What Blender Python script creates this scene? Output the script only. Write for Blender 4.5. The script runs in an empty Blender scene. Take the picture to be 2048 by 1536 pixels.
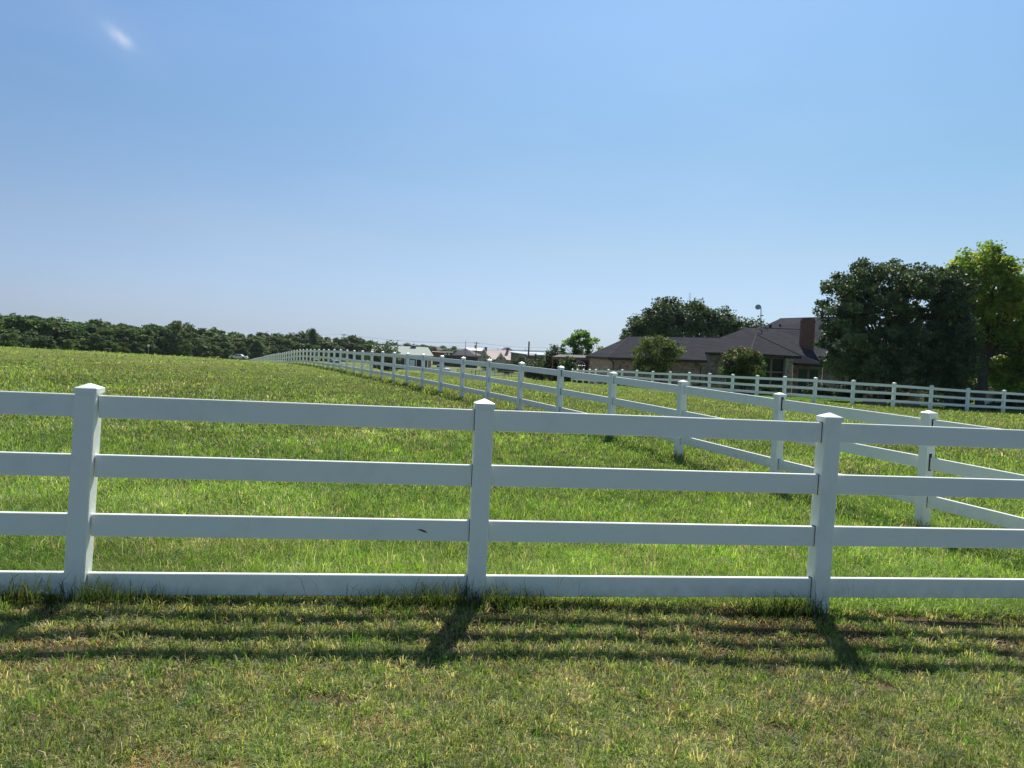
import bpy, math, random
import numpy as np
from mathutils import Vector, Matrix
R_ = math.radians
rng = np.random.default_rng(7); random.seed(7)
sc = bpy.context.scene
COL = sc.collection

# ------------------------------------------------------------------ camera, sky, sun, exposure
EYE = np.array([0, 0, 1.68]); F = 1538.0; PIT = R_(2.4); ROL = R_(2.81)
cam = bpy.data.cameras.new('camera'); camo = bpy.data.objects.new('camera', cam); COL.objects.link(camo)
cam.sensor_width = 36; cam.lens = F / 2048 * 36; cam.clip_start = 0.05; cam.clip_end = 20000
_F = Vector((0, math.cos(PIT), -math.sin(PIT))); _U = Vector((0, math.sin(PIT), math.cos(PIT))); _R = Vector((1, 0, 0))
cr = math.cos(ROL) * _R + math.sin(ROL) * _U; cu = -math.sin(ROL) * _R + math.cos(ROL) * _U
M = Matrix((cr, cu, -_F)).transposed().to_4x4(); M.translation = Vector(EYE); camo.matrix_world = M
sc.camera = camo

SUN_EL, SUN_AZ = 51.0, 10.4      # azimuth clockwise from +Y
w = bpy.data.worlds.new('World'); sc.world = w; w.use_nodes = True
nt = w.node_tree; nt.nodes.clear()
wo = nt.nodes.new('ShaderNodeOutputWorld'); bg = nt.nodes.new('ShaderNodeBackground')
sky = nt.nodes.new('ShaderNodeTexSky'); sky.sky_type = 'NISHITA'; sky.sun_disc = False
sky.sun_elevation = R_(SUN_EL); sky.sun_rotation = R_(SUN_AZ)
sky.altitude = 200; sky.air_density = 1.0; sky.dust_density = 0.6; sky.ozone_density = 2.2
bg.inputs[1].default_value = 0.09
nt.links.new(bg.outputs[0], wo.inputs[0])

def ray(px, py):
    x = px - 1024; y = py - 768; c, s = math.cos(ROL), math.sin(ROL)
    X = x * c + y * s; Y = -x * s + y * c
    return np.array([X / F, math.cos(PIT) - Y / F * math.sin(PIT), -math.sin(PIT) - Y / F * math.cos(PIT)])
def at(px, py, D):
    r = ray(px, py); return r / r[1] * D + EYE
def onplane(px, py, p0, n):
    r = ray(px, py); t = np.dot(n, p0 - EYE) / np.dot(n, r); return EYE + r * t

# faint cirrus wisp high on the left of the sky, part of the sky itself
def vm(op, a=None, b=None):
    n = nt.nodes.new('ShaderNodeVectorMath'); n.operation = op
    for i, v in enumerate((a, b)):
        if v is None: continue
        if isinstance(v, bpy.types.NodeSocket): nt.links.new(v, n.inputs[i])
        else: n.inputs[i].default_value = v
    return n
def mm(op, a, b=None, c=None, tree=None):
    t = tree or nt
    n = t.nodes.new('ShaderNodeMath'); n.operation = op
    for i, v in enumerate((a, b, c)):
        if v is None: continue
        if isinstance(v, bpy.types.NodeSocket): t.links.new(v, n.inputs[i])
        else: n.inputs[i].default_value = v
    return n.outputs[0]
tc = nt.nodes.new('ShaderNodeTexCoord')
d1 = ray(216, 54); d1 /= np.linalg.norm(d1); d2 = ray(262, 94); d2 /= np.linalg.norm(d2)
mid = (d1 + d2) / 2; ax = d2 - d1; L_ = np.linalg.norm(ax); ax /= L_; up_ = np.cross(mid, ax); up_ /= np.linalg.norm(up_)
nz = nt.nodes.new('ShaderNodeTexNoise'); nz.inputs['Scale'].default_value = 60; nz.inputs['Detail'].default_value = 5
nt.links.new(tc.outputs['Generated'], nz.inputs['Vector'])
off = vm('SUBTRACT', tc.outputs['Generated'], tuple(mid)).outputs[0]
pu = vm('DOT_PRODUCT', off, tuple(ax)).outputs['Value']; pv = vm('DOT_PRODUCT', off, tuple(up_)).outputs['Value']
def wisp(lu, lv):
    a = mm('POWER', mm('DIVIDE', pu, lu), 2.0); b = mm('POWER', mm('DIVIDE', pv, lv), 2.0)
    return mm('EXPONENT', mm('MULTIPLY', mm('ADD', mm('ABSOLUTE', a), mm('ABSOLUTE', b)), -1.0))
core = mm('MULTIPLY', wisp(.0135, .0055), mm('MULTIPLY', nz.outputs['Fac'], 0.75))
halo = mm('MULTIPLY', wisp(.05, .02), mm('MULTIPLY', nz.outputs['Fac'], 0.09))
front = mm('GREATER_THAN', vm('DOT_PRODUCT', tc.outputs['Generated'], tuple(mid)).outputs['Value'], 0.5)
fac = mm('MULTIPLY', mm('ADD', core, halo), front)
# very soft high veil
nz2 = nt.nodes.new('ShaderNodeTexNoise'); nz2.inputs['Scale'].default_value = 2.2; nz2.inputs['Detail'].default_value = 6
mp = nt.nodes.new('ShaderNodeMapping'); mp.inputs['Scale'].default_value = (1, 1, 3.5)
nt.links.new(tc.outputs['Generated'], mp.inputs[0]); nt.links.new(mp.outputs[0], nz2.inputs['Vector'])
veil = mm('MULTIPLY', mm('SMOOTH_MIN', mm('MAXIMUM', mm('SUBTRACT', nz2.outputs['Fac'], 0.48), 0.0), 0.3, 0.1), 0.22)
fac = mm('ADD', fac, veil)
mx = nt.nodes.new('ShaderNodeMixRGB'); mx.inputs[2].default_value = (7.6, 8.0, 8.6, 1)
# summer haze: the clear-air sky is toned with height above the horizon
sz = nt.nodes.new('ShaderNodeSeparateXYZ'); nt.links.new(tc.outputs['Generated'], sz.inputs[0])
tr_ = nt.nodes.new('ShaderNodeValToRGB'); el_ = tr_.color_ramp.elements; KS = .78
stops_ = [(0.0, (.49, .68, 1.13)), (.041, (.585, .69, .98)), (.131, (.74, .785, .86)), (.253, (.744, .895, .937)), (.39, (.846, 1.06, 1.154)), (.8, (.9, 1.05, 1.1))]
while len(el_) < len(stops_): el_.new(.5)
for i_, (p_, c_) in enumerate(stops_): el_[i_].position = p_; el_[i_].color = (*[v * KS / 1.07 for v in c_], 1)
nt.links.new(sz.outputs[2], tr_.inputs[0])
sc_ = vm('SCALE', tr_.outputs[0]); sc_.inputs['Scale'].default_value = 1 / KS
cz_ = nt.nodes.new('ShaderNodeCombineXYZ')
for i_, k_ in enumerate((.10, .14, .06)): nt.links.new(mm('DIVIDE', mm('MULTIPLY_ADD', sz.outputs[0], k_, 1.0), KS), cz_.inputs[i_])
sc_.inputs['Scale'].default_value = 1.0
sm_ = vm('MULTIPLY', sky.outputs[0], vm('MULTIPLY', sc_.outputs[0], cz_.outputs[0]).outputs[0])
nt.links.new(fac, mx.inputs[0]); nt.links.new(sm_.outputs[0], mx.inputs[1]); nt.links.new(mx.outputs[0], bg.inputs[0])

sl = bpy.data.lights.new('sun', 'SUN'); sl.energy = 5.0; sl.angle = R_(0.55); sl.color = (1.0, 0.95, 0.87)
slo = bpy.data.objects.new('sun', sl); COL.objects.link(slo)
sd = Vector((math.sin(R_(SUN_AZ)) * math.cos(R_(SUN_EL)), math.cos(R_(SUN_AZ)) * math.cos(R_(SUN_EL)), math.sin(R_(SUN_EL))))
slo.rotation_euler = sd.to_track_quat('Z', 'Y').to_euler()
sc.view_settings.view_transform = 'Standard'; sc.view_settings.look = 'None'
sc.view_settings.exposure = 0.4; sc.view_settings.gamma = 1

# ------------------------------------------------------------------ helpers
def tag(o, label=None, cat=None, group=None, kind=None):
    if label: o['label'] = label
    if cat: o['category'] = cat
    if group: o['group'] = group
    if kind: o['kind'] = kind
    return o
def thing(name, loc, label, cat, group=None, rz=0.0):
    o = bpy.data.objects.new(name, None); COL.objects.link(o); o.location = Vector([float(v) for v in loc]); o.rotation_euler = (0, 0, rz)
    o.empty_display_size = 0.3
    return tag(o, label, cat, group)
def newmesh(name, V, Fs, mat, parent=None, col=None, smooth=False, link=True):
    me = bpy.data.meshes.new(name)
    me.from_pydata([tuple(map(float, v)) for v in V], [], [tuple(int(i) for i in f) for f in Fs]); me.update()
    for m_ in (mat if isinstance(mat, list) else [mat]): me.materials.append(m_)
    if smooth: me.polygons.foreach_set('use_smooth', [True] * len(me.polygons))
    o = bpy.data.objects.new(name, me)
    if link: COL.objects.link(o)
    if parent is not None: o.parent = parent
    return o
def fastmesh(name, V, loops, starts, mat, C=None, parent=None, smooth=False):
    """V (n,3) float, loops flat ints, starts (nf,)"""
    me = bpy.data.meshes.new(name)
    me.vertices.add(len(V)); me.vertices.foreach_set('co', np.ascontiguousarray(V, np.float32).ravel())
    me.loops.add(len(loops)); me.loops.foreach_set('vertex_index', np.ascontiguousarray(loops, np.int32))
    me.polygons.add(len(starts)); me.polygons.foreach_set('loop_start', np.ascontiguousarray(starts, np.int32))
    if C is not None:
        a = me.color_attributes.new('Col', 'FLOAT_COLOR', 'POINT')
        a.data.foreach_set('color', np.ascontiguousarray(np.concatenate([C, np.ones((len(C), 1))], 1), np.float32).ravel())
    me.update(calc_edges=True)
    if smooth: me.polygons.foreach_set('use_smooth', np.ones(len(starts), bool))
    me.materials.append(mat)
    o = bpy.data.objects.new(name, me); COL.objects.link(o)
    if parent is not None: o.parent = parent
    return o
class MB:
    """mesh builder; world coordinates unless origin given"""
    def __init__(s, origin=(0, 0, 0)): s.V = []; s.F = []; s.MI = []; s.o = np.array(origin, float); s.m = 0
    def add(s, V, Fs):
        b = len(s.V); s.V += [np.array(v, float) - s.o for v in V]; s.F += [[b + i for i in f] for f in Fs]; s.MI += [s.m] * len(Fs); return s
    def box(s, c, size, ux=(1, 0, 0), uy=(0, 1, 0), uz=(0, 0, 1), bev=0):
        c = np.array(c, float); ux = np.array(ux, float); uy = np.array(uy, float); uz = np.array(uz, float)
        hx, hy, hz = [v / 2 for v in size]
        if bev <= 0:
            V = [c + ux * i * hx + uy * j * hy + uz * k * hz for k in (-1, 1) for j in (-1, 1) for i in (-1, 1)]
            return s.add(V, [(0, 2, 3, 1), (4, 5, 7, 6), (0, 1, 5, 4), (2, 6, 7, 3), (0, 4, 6, 2), (1, 3, 7, 5)])
        ring = lambda a, b: [(-a + 0, -b), (a, -b), (a, b), (-a, b)]
        # bevel along length z only plus end chamfer: octagonal section
        V = []
        for (z, q) in ((-hz, bev), (-hz + bev, 0), (hz - bev, 0), (hz, bev)):
            ax_, by = hx - q, hy - q; bb = bev
            for (x, y) in ((-ax_ + bb, -by), (ax_ - bb, -by), (ax_, -by + bb), (ax_, by - bb), (ax_ - bb, by), (-ax_ + bb, by), (-ax_, by - bb), (-ax_, -by + bb)):
                V.append(c + ux * x + uy * y + uz * z)
        Fs = [tuple(range(7, -1, -1)), tuple(range(24, 32))]
        for r in range(3):
            for i in range(8):
                j = (i + 1) % 8; Fs.append((r * 8 + i, r * 8 + j, (r + 1) * 8 + j, (r + 1) * 8 + i))
        return s.add(V, Fs)
    def tube(s, pts, rad, n=8, cap=True):
        pts = [np.array(p, float) for p in pts]; rad = rad if hasattr(rad, '__len__') else [rad] * len(pts)
        b = []; V = []
        for i, p in enumerate(pts):
            t = pts[min(i + 1, len(pts) - 1)] - pts[max(i - 1, 0)]; t = t / (np.linalg.norm(t) + 1e-9)
            a = np.cross(t, (0, 0, 1)); 
            if np.linalg.norm(a) < .15: a = np.cross(t, (1, 0, 0)) if i == 0 or abs(t[2]) > .9 else a
            a = a / np.linalg.norm(a); c = np.cross(t, a)
            for k in range(n):
                th = 2 * math.pi * k / n; V.append(p + rad[i] * (math.cos(th) * a + math.sin(th) * c))
        Fs = [(i * n + k, i * n + (k + 1) % n, (i + 1) * n + (k + 1) % n, (i + 1) * n + k) for i in range(len(pts) - 1) for k in range(n)]
        if cap: Fs += [tuple(range(n - 1, -1, -1)), tuple((len(pts) - 1) * n + k for k in range(n))]
        return s.add(V, Fs)
    def poly(s, P): return s.add(P, [tuple(range(len(P)))])
    def prism(s, P, d):
        """polygon P extruded by vector d"""
        n = len(P); d = np.array(d, float); V = [np.array(p, float) for p in P] + [np.array(p, float) + d for p in P]
        return s.add(V, [tuple(range(n)), tuple(range(2 * n - 1, n - 1, -1))] + [(i, i + n, (i + 1) % n + n, (i + 1) % n) for i in range(n)])
    def build(s, name, mat, parent=None, smooth=False, bevel=0, solid=0):
        o = newmesh(name, s.V, s.F, mat, parent, smooth=smooth)
        if isinstance(mat, list): o.data.polygons.foreach_set('material_index', s.MI)
        import bmesh
        bm = bmesh.new(); bm.from_mesh(o.data); bmesh.ops.recalc_face_normals(bm, faces=bm.faces); bm.to_mesh(o.data); bm.free()
        if bevel:
            m_ = o.modifiers.new('b', 'BEVEL'); m_.width = bevel; m_.segments = 2; m_.limit_method = 'ANGLE'
        return o
def copy_tree(o, parent=None):
    c = o.copy(); COL.objects.link(c)
    if parent is not None: c.parent = parent
    for ch in list(o.children): copy_tree(ch, c)
    return c

# ------------------------------------------------------------------ materials
def mat(name, color, rough=0.7, spec=0.3, metal=0, fn=None):
    m = bpy.data.materials.new(name); m.use_nodes = True; t = m.node_tree; b = t.nodes['Principled BSDF']
    b.inputs['Base Color'].default_value = (*color, 1); b.inputs['Roughness'].default_value = rough
    b.inputs['Specular IOR Level'].default_value = spec; b.inputs['Metallic'].default_value = metal
    if fn: fn(t, b)
    return m
def N(t, k, **kw):
    n = t.nodes.new(k)
    for a, v in kw.items():
        if a in n.inputs: n.inputs[a].default_value = v
        else: setattr(n, a, v)
    return n
def ramp(t, src, stops):
    r = t.nodes.new('ShaderNodeValToRGB'); e = r.color_ramp.elements
    while len(e) < len(stops): e.new(0.5)
    for i, (p, c) in enumerate(stops): e[i].position = p; e[i].color = (*c, 1) if len(c) == 3 else c
    t.links.new(src, r.inputs[0]); return r.outputs[0]
def noise(t, scale, detail=4, rough=.55, vec=None, obj=True):
    n = t.nodes.new('ShaderNodeTexNoise'); n.inputs['Scale'].default_value = scale; n.inputs['Detail'].default_value = detail; n.inputs['Roughness'].default_value = rough
    if vec is None:
        g = t.nodes.new('ShaderNodeNewGeometry'); vec = g.outputs['Position']
    t.links.new(vec, n.inputs['Vector']); return n.outputs['Fac']
def mixc(t, f, a, b):
    n = t.nodes.new('ShaderNodeMixRGB')
    for i, v in enumerate((f, a, b)):
        if isinstance(v, bpy.types.NodeSocket): t.links.new(v, n.inputs[i])
        elif i == 0: n.inputs[0].default_value = v
        else: n.inputs[i].default_value = (*v, 1)
    return n.outputs[0]
def bump(t, b, h, s=.3, d=.01):
    n = t.nodes.new('ShaderNodeBump'); n.inputs['Strength'].default_value = s; n.inputs['Distance'].default_value = d
    t.links.new(h, n.inputs['Height']); t.links.new(n.outputs[0], b.inputs['Normal'])

def f_vinyl(t, b):
    # clean white vinyl with mower dust and green flecks gathering in the lowest hand's breadth
    g = t.nodes.new('ShaderNodeNewGeometry'); at_ = t.nodes.new('ShaderNodeAttribute'); at_.attribute_name = 'dirt'
    n1 = noise(t, 9, 6, .7); n2 = noise(t, 160, 2, .5); n3 = noise(t, 1.3, 3)
    base = mixc(t, n3, (.84, .87, .80), (.89, .90, .82))
    streak = ramp(t, noise(t, 3.5, 5, .6), [(.55, (0, 0, 0)), (.8, (1, 1, 1))])
    base = mixc(t, mm('MULTIPLY', streak, .30, tree=t), base, (.58, .59, .52))
    dirt = mm('MULTIPLY', at_.outputs['Fac'], mm('MULTIPLY', mm('SUBTRACT', n1, .30, tree=t), 2.6, tree=t), tree=t)
    dn = t.nodes.new('ShaderNodeClamp'); t.links.new(dirt, dn.inputs[0])
    base = mixc(t, mm('MULTIPLY', dn.outputs[0], .75, tree=t), base, (.34, .33, .24))
    fl = ramp(t, n2, [(.70, (0, 0, 0)), (.74, (1, 1, 1))])
    base = mixc(t, mm('MULTIPLY', fl, mm('ADD', mm('MULTIPLY', at_.outputs['Fac'], .7, tree=t), .03, tree=t), tree=t), base, (.16, .17, .08))
    t.links.new(base, b.inputs['Base Color'])
VINYL = mat('white_vinyl', (.8, .8, .8), .38, .4, fn=f_vinyl)
SLOT = mat('routed_slot_shadow_gap', (.05, .05, .05), .8)
def f_leaf(t, b, tr=.35):
    a = t.nodes.new('ShaderNodeAttribute'); a.attribute_name = 'Col'
    t.links.new(a.outputs['Color'], b.inputs['Base Color'])
    tb = t.nodes.new('ShaderNodeBsdfTranslucent')
    g = N(t, 'ShaderNodeMixRGB', blend_type='MULTIPLY'); g.inputs[0].default_value = 1; g.inputs[2].default_value = (1.45, 1.5, .75, 1)
    t.links.new(a.outputs['Color'], g.inputs[1]); t.links.new(g.outputs[0], tb.inputs[0])
    ms = t.nodes.new('ShaderNodeMixShader'); ms.inputs[0].default_value = tr
    t.links.new(b.outputs[0], ms.inputs[1]); t.links.new(tb.outputs[0], ms.inputs[2])
    t.links.new(ms.outputs[0], t.nodes['Material Output'].inputs[0])
GRASS = mat('grass_blades', (.1, .2, .05), .5, .3, fn=lambda t, b: f_leaf(t, b, .42))
LEAF = mat('tree_leaves', (.1, .2, .05), .6, .2, fn=lambda t, b: f_leaf(t, b, .30))
LEAFY = mat('sunlit_leaves', (.1, .2, .05), .6, .2, fn=lambda t, b: f_leaf(t, b, .46))
LEAFD = mat('dense_dark_leaves', (.1, .2, .05), .58, .28, fn=lambda t, b: f_leaf(t, b, .14))
LEAFF = mat('wood_leaves', (.1, .2, .05), .65, .15, fn=lambda t, b: f_leaf(t, b, .2))
def f_bark(t, b):
    c = mixc(t, noise(t, 8, 6), (.05, .042, .035), (.13, .11, .09)); t.links.new(c, b.inputs['Base Color']); bump(t, b, noise(t, 20, 5), .6, .02)
BARK = mat('bark', (.1, .08, .06), .9, .1, fn=f_bark)
def f_ground(t, b):
    a = t.nodes.new('ShaderNodeAttribute'); a.attribute_name = 'Col'
    n1 = noise(t, 2.2, 8, .65); n2 = noise(t, 40, 5, .7)
    c = mixc(t, n2, (.6, .6, .6), (1.4, 1.4, 1.3))
    m1 = N(t, 'ShaderNodeMixRGB', blend_type='MULTIPLY'); m1.inputs[0].default_value = 1
    t.links.new(a.outputs['Color'], m1.inputs[1]); t.links.new(c, m1.inputs[2])
    m2 = N(t, 'ShaderNodeMixRGB', blend_type='MULTIPLY'); m2.inputs[0].default_value = 1
    t.links.new(m1.outputs[0], m2.inputs[1]); t.links.new(mixc(t, n1, (.72, .74, .7), (1.28, 1.25, 1.2)), m2.inputs[2])
    t.links.new(m2.outputs[0], b.inputs['Base Color']); bump(t, b, n2, .8, .03)
GROUND = mat('pasture_ground', (.1, .1, .05), .95, .05, fn=f_ground)
def f_brick(t, b):
    tcn = t.nodes.new('ShaderNodeTexCoord')
    g = t.nodes.new('ShaderNodeNewGeometry'); sx = t.nodes.new('ShaderNodeSeparateXYZ'); t.links.new(g.outputs['Position'], sx.inputs[0])
    cx = t.nodes.new('ShaderNodeCombineXYZ'); t.links.new(mm('SUBTRACT', sx.outputs[0], mm('MULTIPLY', sx.outputs[1], .9, tree=t), tree=t), cx.inputs[0]); t.links.new(sx.outputs[2], cx.inputs[1])
    br = t.nodes.new('ShaderNodeTexBrick'); t.links.new(cx.outputs[0], br.inputs['Vector'])
    br.inputs['Scale'].default_value = 1; br.inputs['Brick Width'].default_value = .24; br.inputs['Row Height'].default_value = .085; br.inputs['Mortar Size'].default_value = .010
    br.inputs['Color1'].default_value = (.38, .215, .175, 1); br.inputs['Color2'].default_value = (.56, .39, .34, 1); br.inputs['Mortar'].default_value = (.45, .40, .36, 1); br.inputs['Bias'].default_value = 0
    c = mixc(t, ramp(t, noise(t, 3.2, 4, .8), [(.48, (0, 0, 0)), (.62, (1, 1, 1))]), br.outputs[0], (.10, .065, .055))
    c = mixc(t, .75, br.outputs[0], c)
    t.links.new(c, b.inputs['Base Color']); bump(t, b, br.outputs['Fac'], .4, -.01)
BRICK = mat('tumbled_brick', (.4, .25, .2), .85, .2, fn=f_brick)
def f_redbrick(t, b):
    g = t.nodes.new('ShaderNodeNewGeometry'); sx = t.nodes.new('ShaderNodeSeparateXYZ'); t.links.new(g.outputs['Position'], sx.inputs[0])
    cx = t.nodes.new('ShaderNodeCombineXYZ'); t.links.new(mm('ADD', sx.outputs[0], sx.outputs[1], tree=t), cx.inputs[0]); t.links.new(sx.outputs[2], cx.inputs[1])
    br = t.nodes.new('ShaderNodeTexBrick'); t.links.new(cx.outputs[0], br.inputs['Vector'])
    br.inputs['Scale'].default_value = 1; br.inputs['Brick Width'].default_value = .24; br.inputs['Row Height'].default_value = .085; br.inputs['Mortar Size'].default_value = .009
    br.inputs['Color1'].default_value = (.24, .085, .062, 1); br.inputs['Color2'].default_value = (.15, .06, .046, 1); br.inputs['Mortar'].default_value = (.25, .17, .14, 1)
    t.links.new(br.outputs[0], b.inputs['Base Color'])
REDBRICK = mat('red_brick', (.3, .1, .08), .85, .2, fn=f_redbrick)
def f_shingle(t, b):
    g = t.nodes.new('ShaderNodeNewGeometry'); sx = t.nodes.new('ShaderNodeSeparateXYZ'); t.links.new(g.outputs['Position'], sx.inputs[0])
    cx = t.nodes.new('ShaderNodeCombineXYZ'); t.links.new(mm('ADD', sx.outputs[0], mm('MULTIPLY', sx.outputs[1], .2, tree=t), tree=t), cx.inputs[0]); t.links.new(sx.outputs[2], cx.inputs[1])
    br = t.nodes.new('ShaderNodeTexBrick'); t.links.new(cx.outputs[0], br.inputs['Vector'])
    br.inputs['Scale'].default_value = 1; br.inputs['Brick Width'].default_value = .5; br.inputs['Row Height'].default_value = .10; br.inputs['Mortar Size'].default_value = .016
    br.inputs['Color1'].default_value = (.062, .064, .074, 1); br.inputs['Color2'].default_value = (.036, .038, .046, 1); br.inputs['Mortar'].default_value = (.016, .016, .019, 1)
    c = mixc(t, mm('MULTIPLY', noise(t, 1.3, 6), .5, tree=t), br.outputs[0], (.050, .050, .056))
    t.links.new(c, b.inputs['Base Color'])
SHINGLE = mat('asphalt_shingle', (.08, .08, .08), 1.0, .03, fn=f_shingle)
def flat(name, c, rough=.7, spec=.3, metal=0, var=.25, sc_=3):
    def fn(t, b):
        lo = tuple(v * (1 - var) for v in c); hi = tuple(min(1, v * (1 + var)) for v in c)
        t.links.new(mixc(t, noise(t, sc_, 5), lo, hi), b.inputs['Base Color'])
    return mat(name, c, rough, spec, metal, fn)
RIDGE = flat('ridge_shingle', (.085, .085, .09), .95, .05)
FASCIA = flat('dark_brown_fascia', (.035, .028, .026))
TRIM = flat('tan_window_trim', (.30, .24, .18))
GLASS = mat('window_glass', (.02, .035, .035), .08, .6)
CURTAIN = flat('green_blind', (.03, .07, .06), .4)
WHITEP = flat('white_paint', (.75, .76, .76), .5, .4, var=.06)
CREAM = flat('cream_siding', (.50, .47, .38), var=.08)
TAN = flat('tan_stone', (.36, .31, .235), var=.15, sc_=1)
PINKROOF = flat('pale_pink_metal_roof', (.34, .27, .26), .6, .2, var=.06)
BLUEROOF = flat('pale_blue_metal_roof', (.36, .43, .52), .6, .2, var=.05)
PALEROOF = flat('pale_mint_metal_roof', (.34, .39, .34), .7, .2, var=.06)
GREYROOF = flat('grey_shingle_roof', (.13, .115, .125), .9, var=.15)
BROWNW = flat('brown_metal_wall', (.16, .13, .11), var=.12)
DARK = flat('dark_metal', (.02, .02, .022), .5, .4)
DARKBLUE = flat('slate_blue_cupola', (.05, .06, .09), .5, .4)
WOODPOLE = flat('creosoted_pole', (.075, .055, .045), .9, var=.4, sc_=6)
GREYPIPE = flat('weathered_grey_rail', (.30, .33, .34), .6, var=.15)
RUST = flat('rust_brown_beam', (.24, .12, .08), .8)
STEEL = flat('galvanised_steel', (.34, .35, .36), .35, .5, .6)
DISH = flat('grey_dish', (.42, .43, .44), .45)
STONE = flat('grey_field_stone', (.12, .11, .095), .9, var=.5, sc_=5)
PATIO = flat('pale_flagstone', (.55, .47, .38), .85, var=.15)
RUBBER = flat('tyre_rubber', (.02, .02, .02), .8)
CARW = mat('white_car_paint', (.78, .78, .78), .25, .5)
REDLT = mat('red_lens', (.35, .02, .02), .2, .5)
ORANGE = flat('orange_cloth', (.6, .2, .06))

# ------------------------------------------------------------------ terrain height
cosA, sinA = math.cos(1.1918), math.sin(1.1918)
tops = [1.25, 1.29, 1.34, 1.38, 1.41, 1.43, 1.44, 1.44, 1.44, 1.44, 1.43, 1.42, 1.41, 1.38, 1.36, 1.34, 1.33, 1.32, 1.29, 1.25, 1.22, 1.19, 1.15, 1.12, 1.08, 1.03, .97, .90, .82, .73, .64, .55, .46, .36, .28, .20, .12, .04, -.04, -.12, -.22, -.32, -.42, -.52, -.62, -.74, -.86]
tops = [1.2, ] + tops   # k = -1 .. 
def dfence(k): return 4.734 - k * 2.44 * cosA, 8.677 + k * 2.44 * sinA
PH = 1.36
CP = []
for x, y in [(-9, -4), (0, -4), (9, -4), (-9, 3.7), (0, 5), (9, 6.2), (0, -25), (-25, -25), (25, -25), (-20, 4), (20, 5), (-60, -20), (60, -20), (0, -80), (-80, -60), (80, -60)]: CP.append((x, y, 0))
for k in range(-1, len(tops) - 1, 2):
    x, y = dfence(k); CP.append((x, y, tops[k + 1] - PH))
for k, z in ((47, -2.33), (53.7, -2.9), (63.4, -3.7)):
    x, y = dfence(k); CP.append((x, y, z))
HF = []   # house fence post positions (x, D)
hpx = [1135, 1145, 1155, 1167.4, 1179.5, 1191.8, 1217, 1244.5, 1273.8, 1306, 1340.6, 1379, 1419.7, 1466, 1515.3, 1570.3, 1631.6, 1707.5, 1789, 1863.7, 1936.8, 2008.9]
hty = [737.7, 737.7, 737.8, 738, 738, 738.2, 738.3, 738.6, 740, 742, 743, 744, 746, 748, 750, 752, 754.5, 759.8, 764.7, 770.3, 775.7, 780]
hD = [77.5, 75.2, 72.9, 70.6, 68.3, 66.0, 63.7, 61.4, 59.1, 56.8, 54.5, 52.2, 49.9, 47.6, 45.3, 43.0, 40.7, 39.9, 41.1, 42.3, 43.4, 44.4]
for px, ty, D in zip(hpx, hty, hD):
    p = at(px, ty, D); HF.append(p)
for p in HF[5::2]: CP.append((p[0], p[1], p[2] - (PH - .04)))
CP.append((HF[-1][0], HF[-1][1], HF[-1][2] - PH))
for p in [(-12, 20, .12), (-20, 33, .17), (-30, 45, .2), (-40, 60, .13), (-32, 60, .08), (-26, 60, .06), (-20, 60, -.03), (-62, 60, .35), (-47, 76, -.5), (-33, 76, -.7), (-24, 80, -.85), (-62, 92, -1.3),
          (-85, 75, -.2), (-110, 60, .2), (-100, 150, -3.6), (-60, 150, -3.8), (-20, 150, -3.3), (-80, 222, -4.5), (0, 75, -1.05), (3, 100, -1.8), (6, 130, -2.6), (-20, 130, -2.9), (10, 200, -4.2), (-30, 200, -4.4),
          (9, 70, -1.0), (16, 66, -1.0), (25, 63, -.85), (36, 62, -.8), (50, 60, -.7), (25, 50, -.5), (33, 50, -.5), (60, 45, -.4), (50, 30, 0), (25, 25, 0), (20, 95, -1.8), (45, 100, -1.8), (40, 150, -3.4), (80, 80, -1.2), (100, 150, -3),
          (0, 300, -4.5), (-100, 300, -4.8), (-200, 200, -4.5), (-200, 60, -1), (-200, -100, 0), (200, -100, 0), (0, -200, 0), (200, 60, -1.5), (200, 200, -4), (100, 300, -4.5), (0, 450, -5), (-250, 400, -5), (250, 400, -5)]: CP.append(p)
CP = np.array(CP, float)
def _k(a, b):
    return np.sqrt(((a[:, None, :] - b[None, :, :]) ** 2).sum(-1) + 1.5)
_P = CP[:, :2]; _n = len(CP); _A = np.zeros((_n + 3, _n + 3)); _A[:_n, :_n] = _k(_P, _P) + np.eye(_n) * -.15
_A[:_n, _n:] = np.c_[np.ones(_n), _P]; _A[_n:, :_n] = _A[:_n, _n:].T
_W = np.linalg.solve(_A, np.r_[CP[:, 2], 0, 0, 0])
def Hs(x, y):
    x = np.atleast_1d(np.asarray(x, float)); y = np.atleast_1d(np.asarray(y, float)); out = np.empty(len(x))
    for i in range(0, len(x), 40000):
        q = np.c_[x[i:i + 40000], y[i:i + 40000]]
        out[i:i + 40000] = _k(q, _P) @ _W[:_n] + _W[_n] + q @ _W[_n + 1:]
    r = np.hypot(x, y); t = np.clip((r - 350) / 250, 0, 1); t = t * t * (3 - 2 * t)
    return out * (1 - t) + (-5.0) * t
def H(x, y): return float(Hs(x, y)[0])
def vnoise(x, y, s, seed=0):
    x = x / s; y = y / s; xi = np.floor(x).astype(int); yi = np.floor(y).astype(int); fx = x - xi; fy = y - yi
    fx = fx * fx * (3 - 2 * fx); fy = fy * fy * (3 - 2 * fy)
    tab = np.random.default_rng(seed + 99).random((256, 256))
    g = lambda a, b: tab[a % 256, b % 256]
    return (g(xi, yi) * (1 - fx) + g(xi + 1, yi) * fx) * (1 - fy) + (g(xi, yi + 1) * (1 - fx) + g(xi + 1, yi + 1) * fx) * fy
def fbm(x, y, s, seed=0, o=3):
    v = 0; a = 1; tt = 0
    for i in range(o): v = v + a * vnoise(x, y, s, seed + i * 7); tt += a; a *= .5; s /= 2.1
    return v / tt

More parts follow.
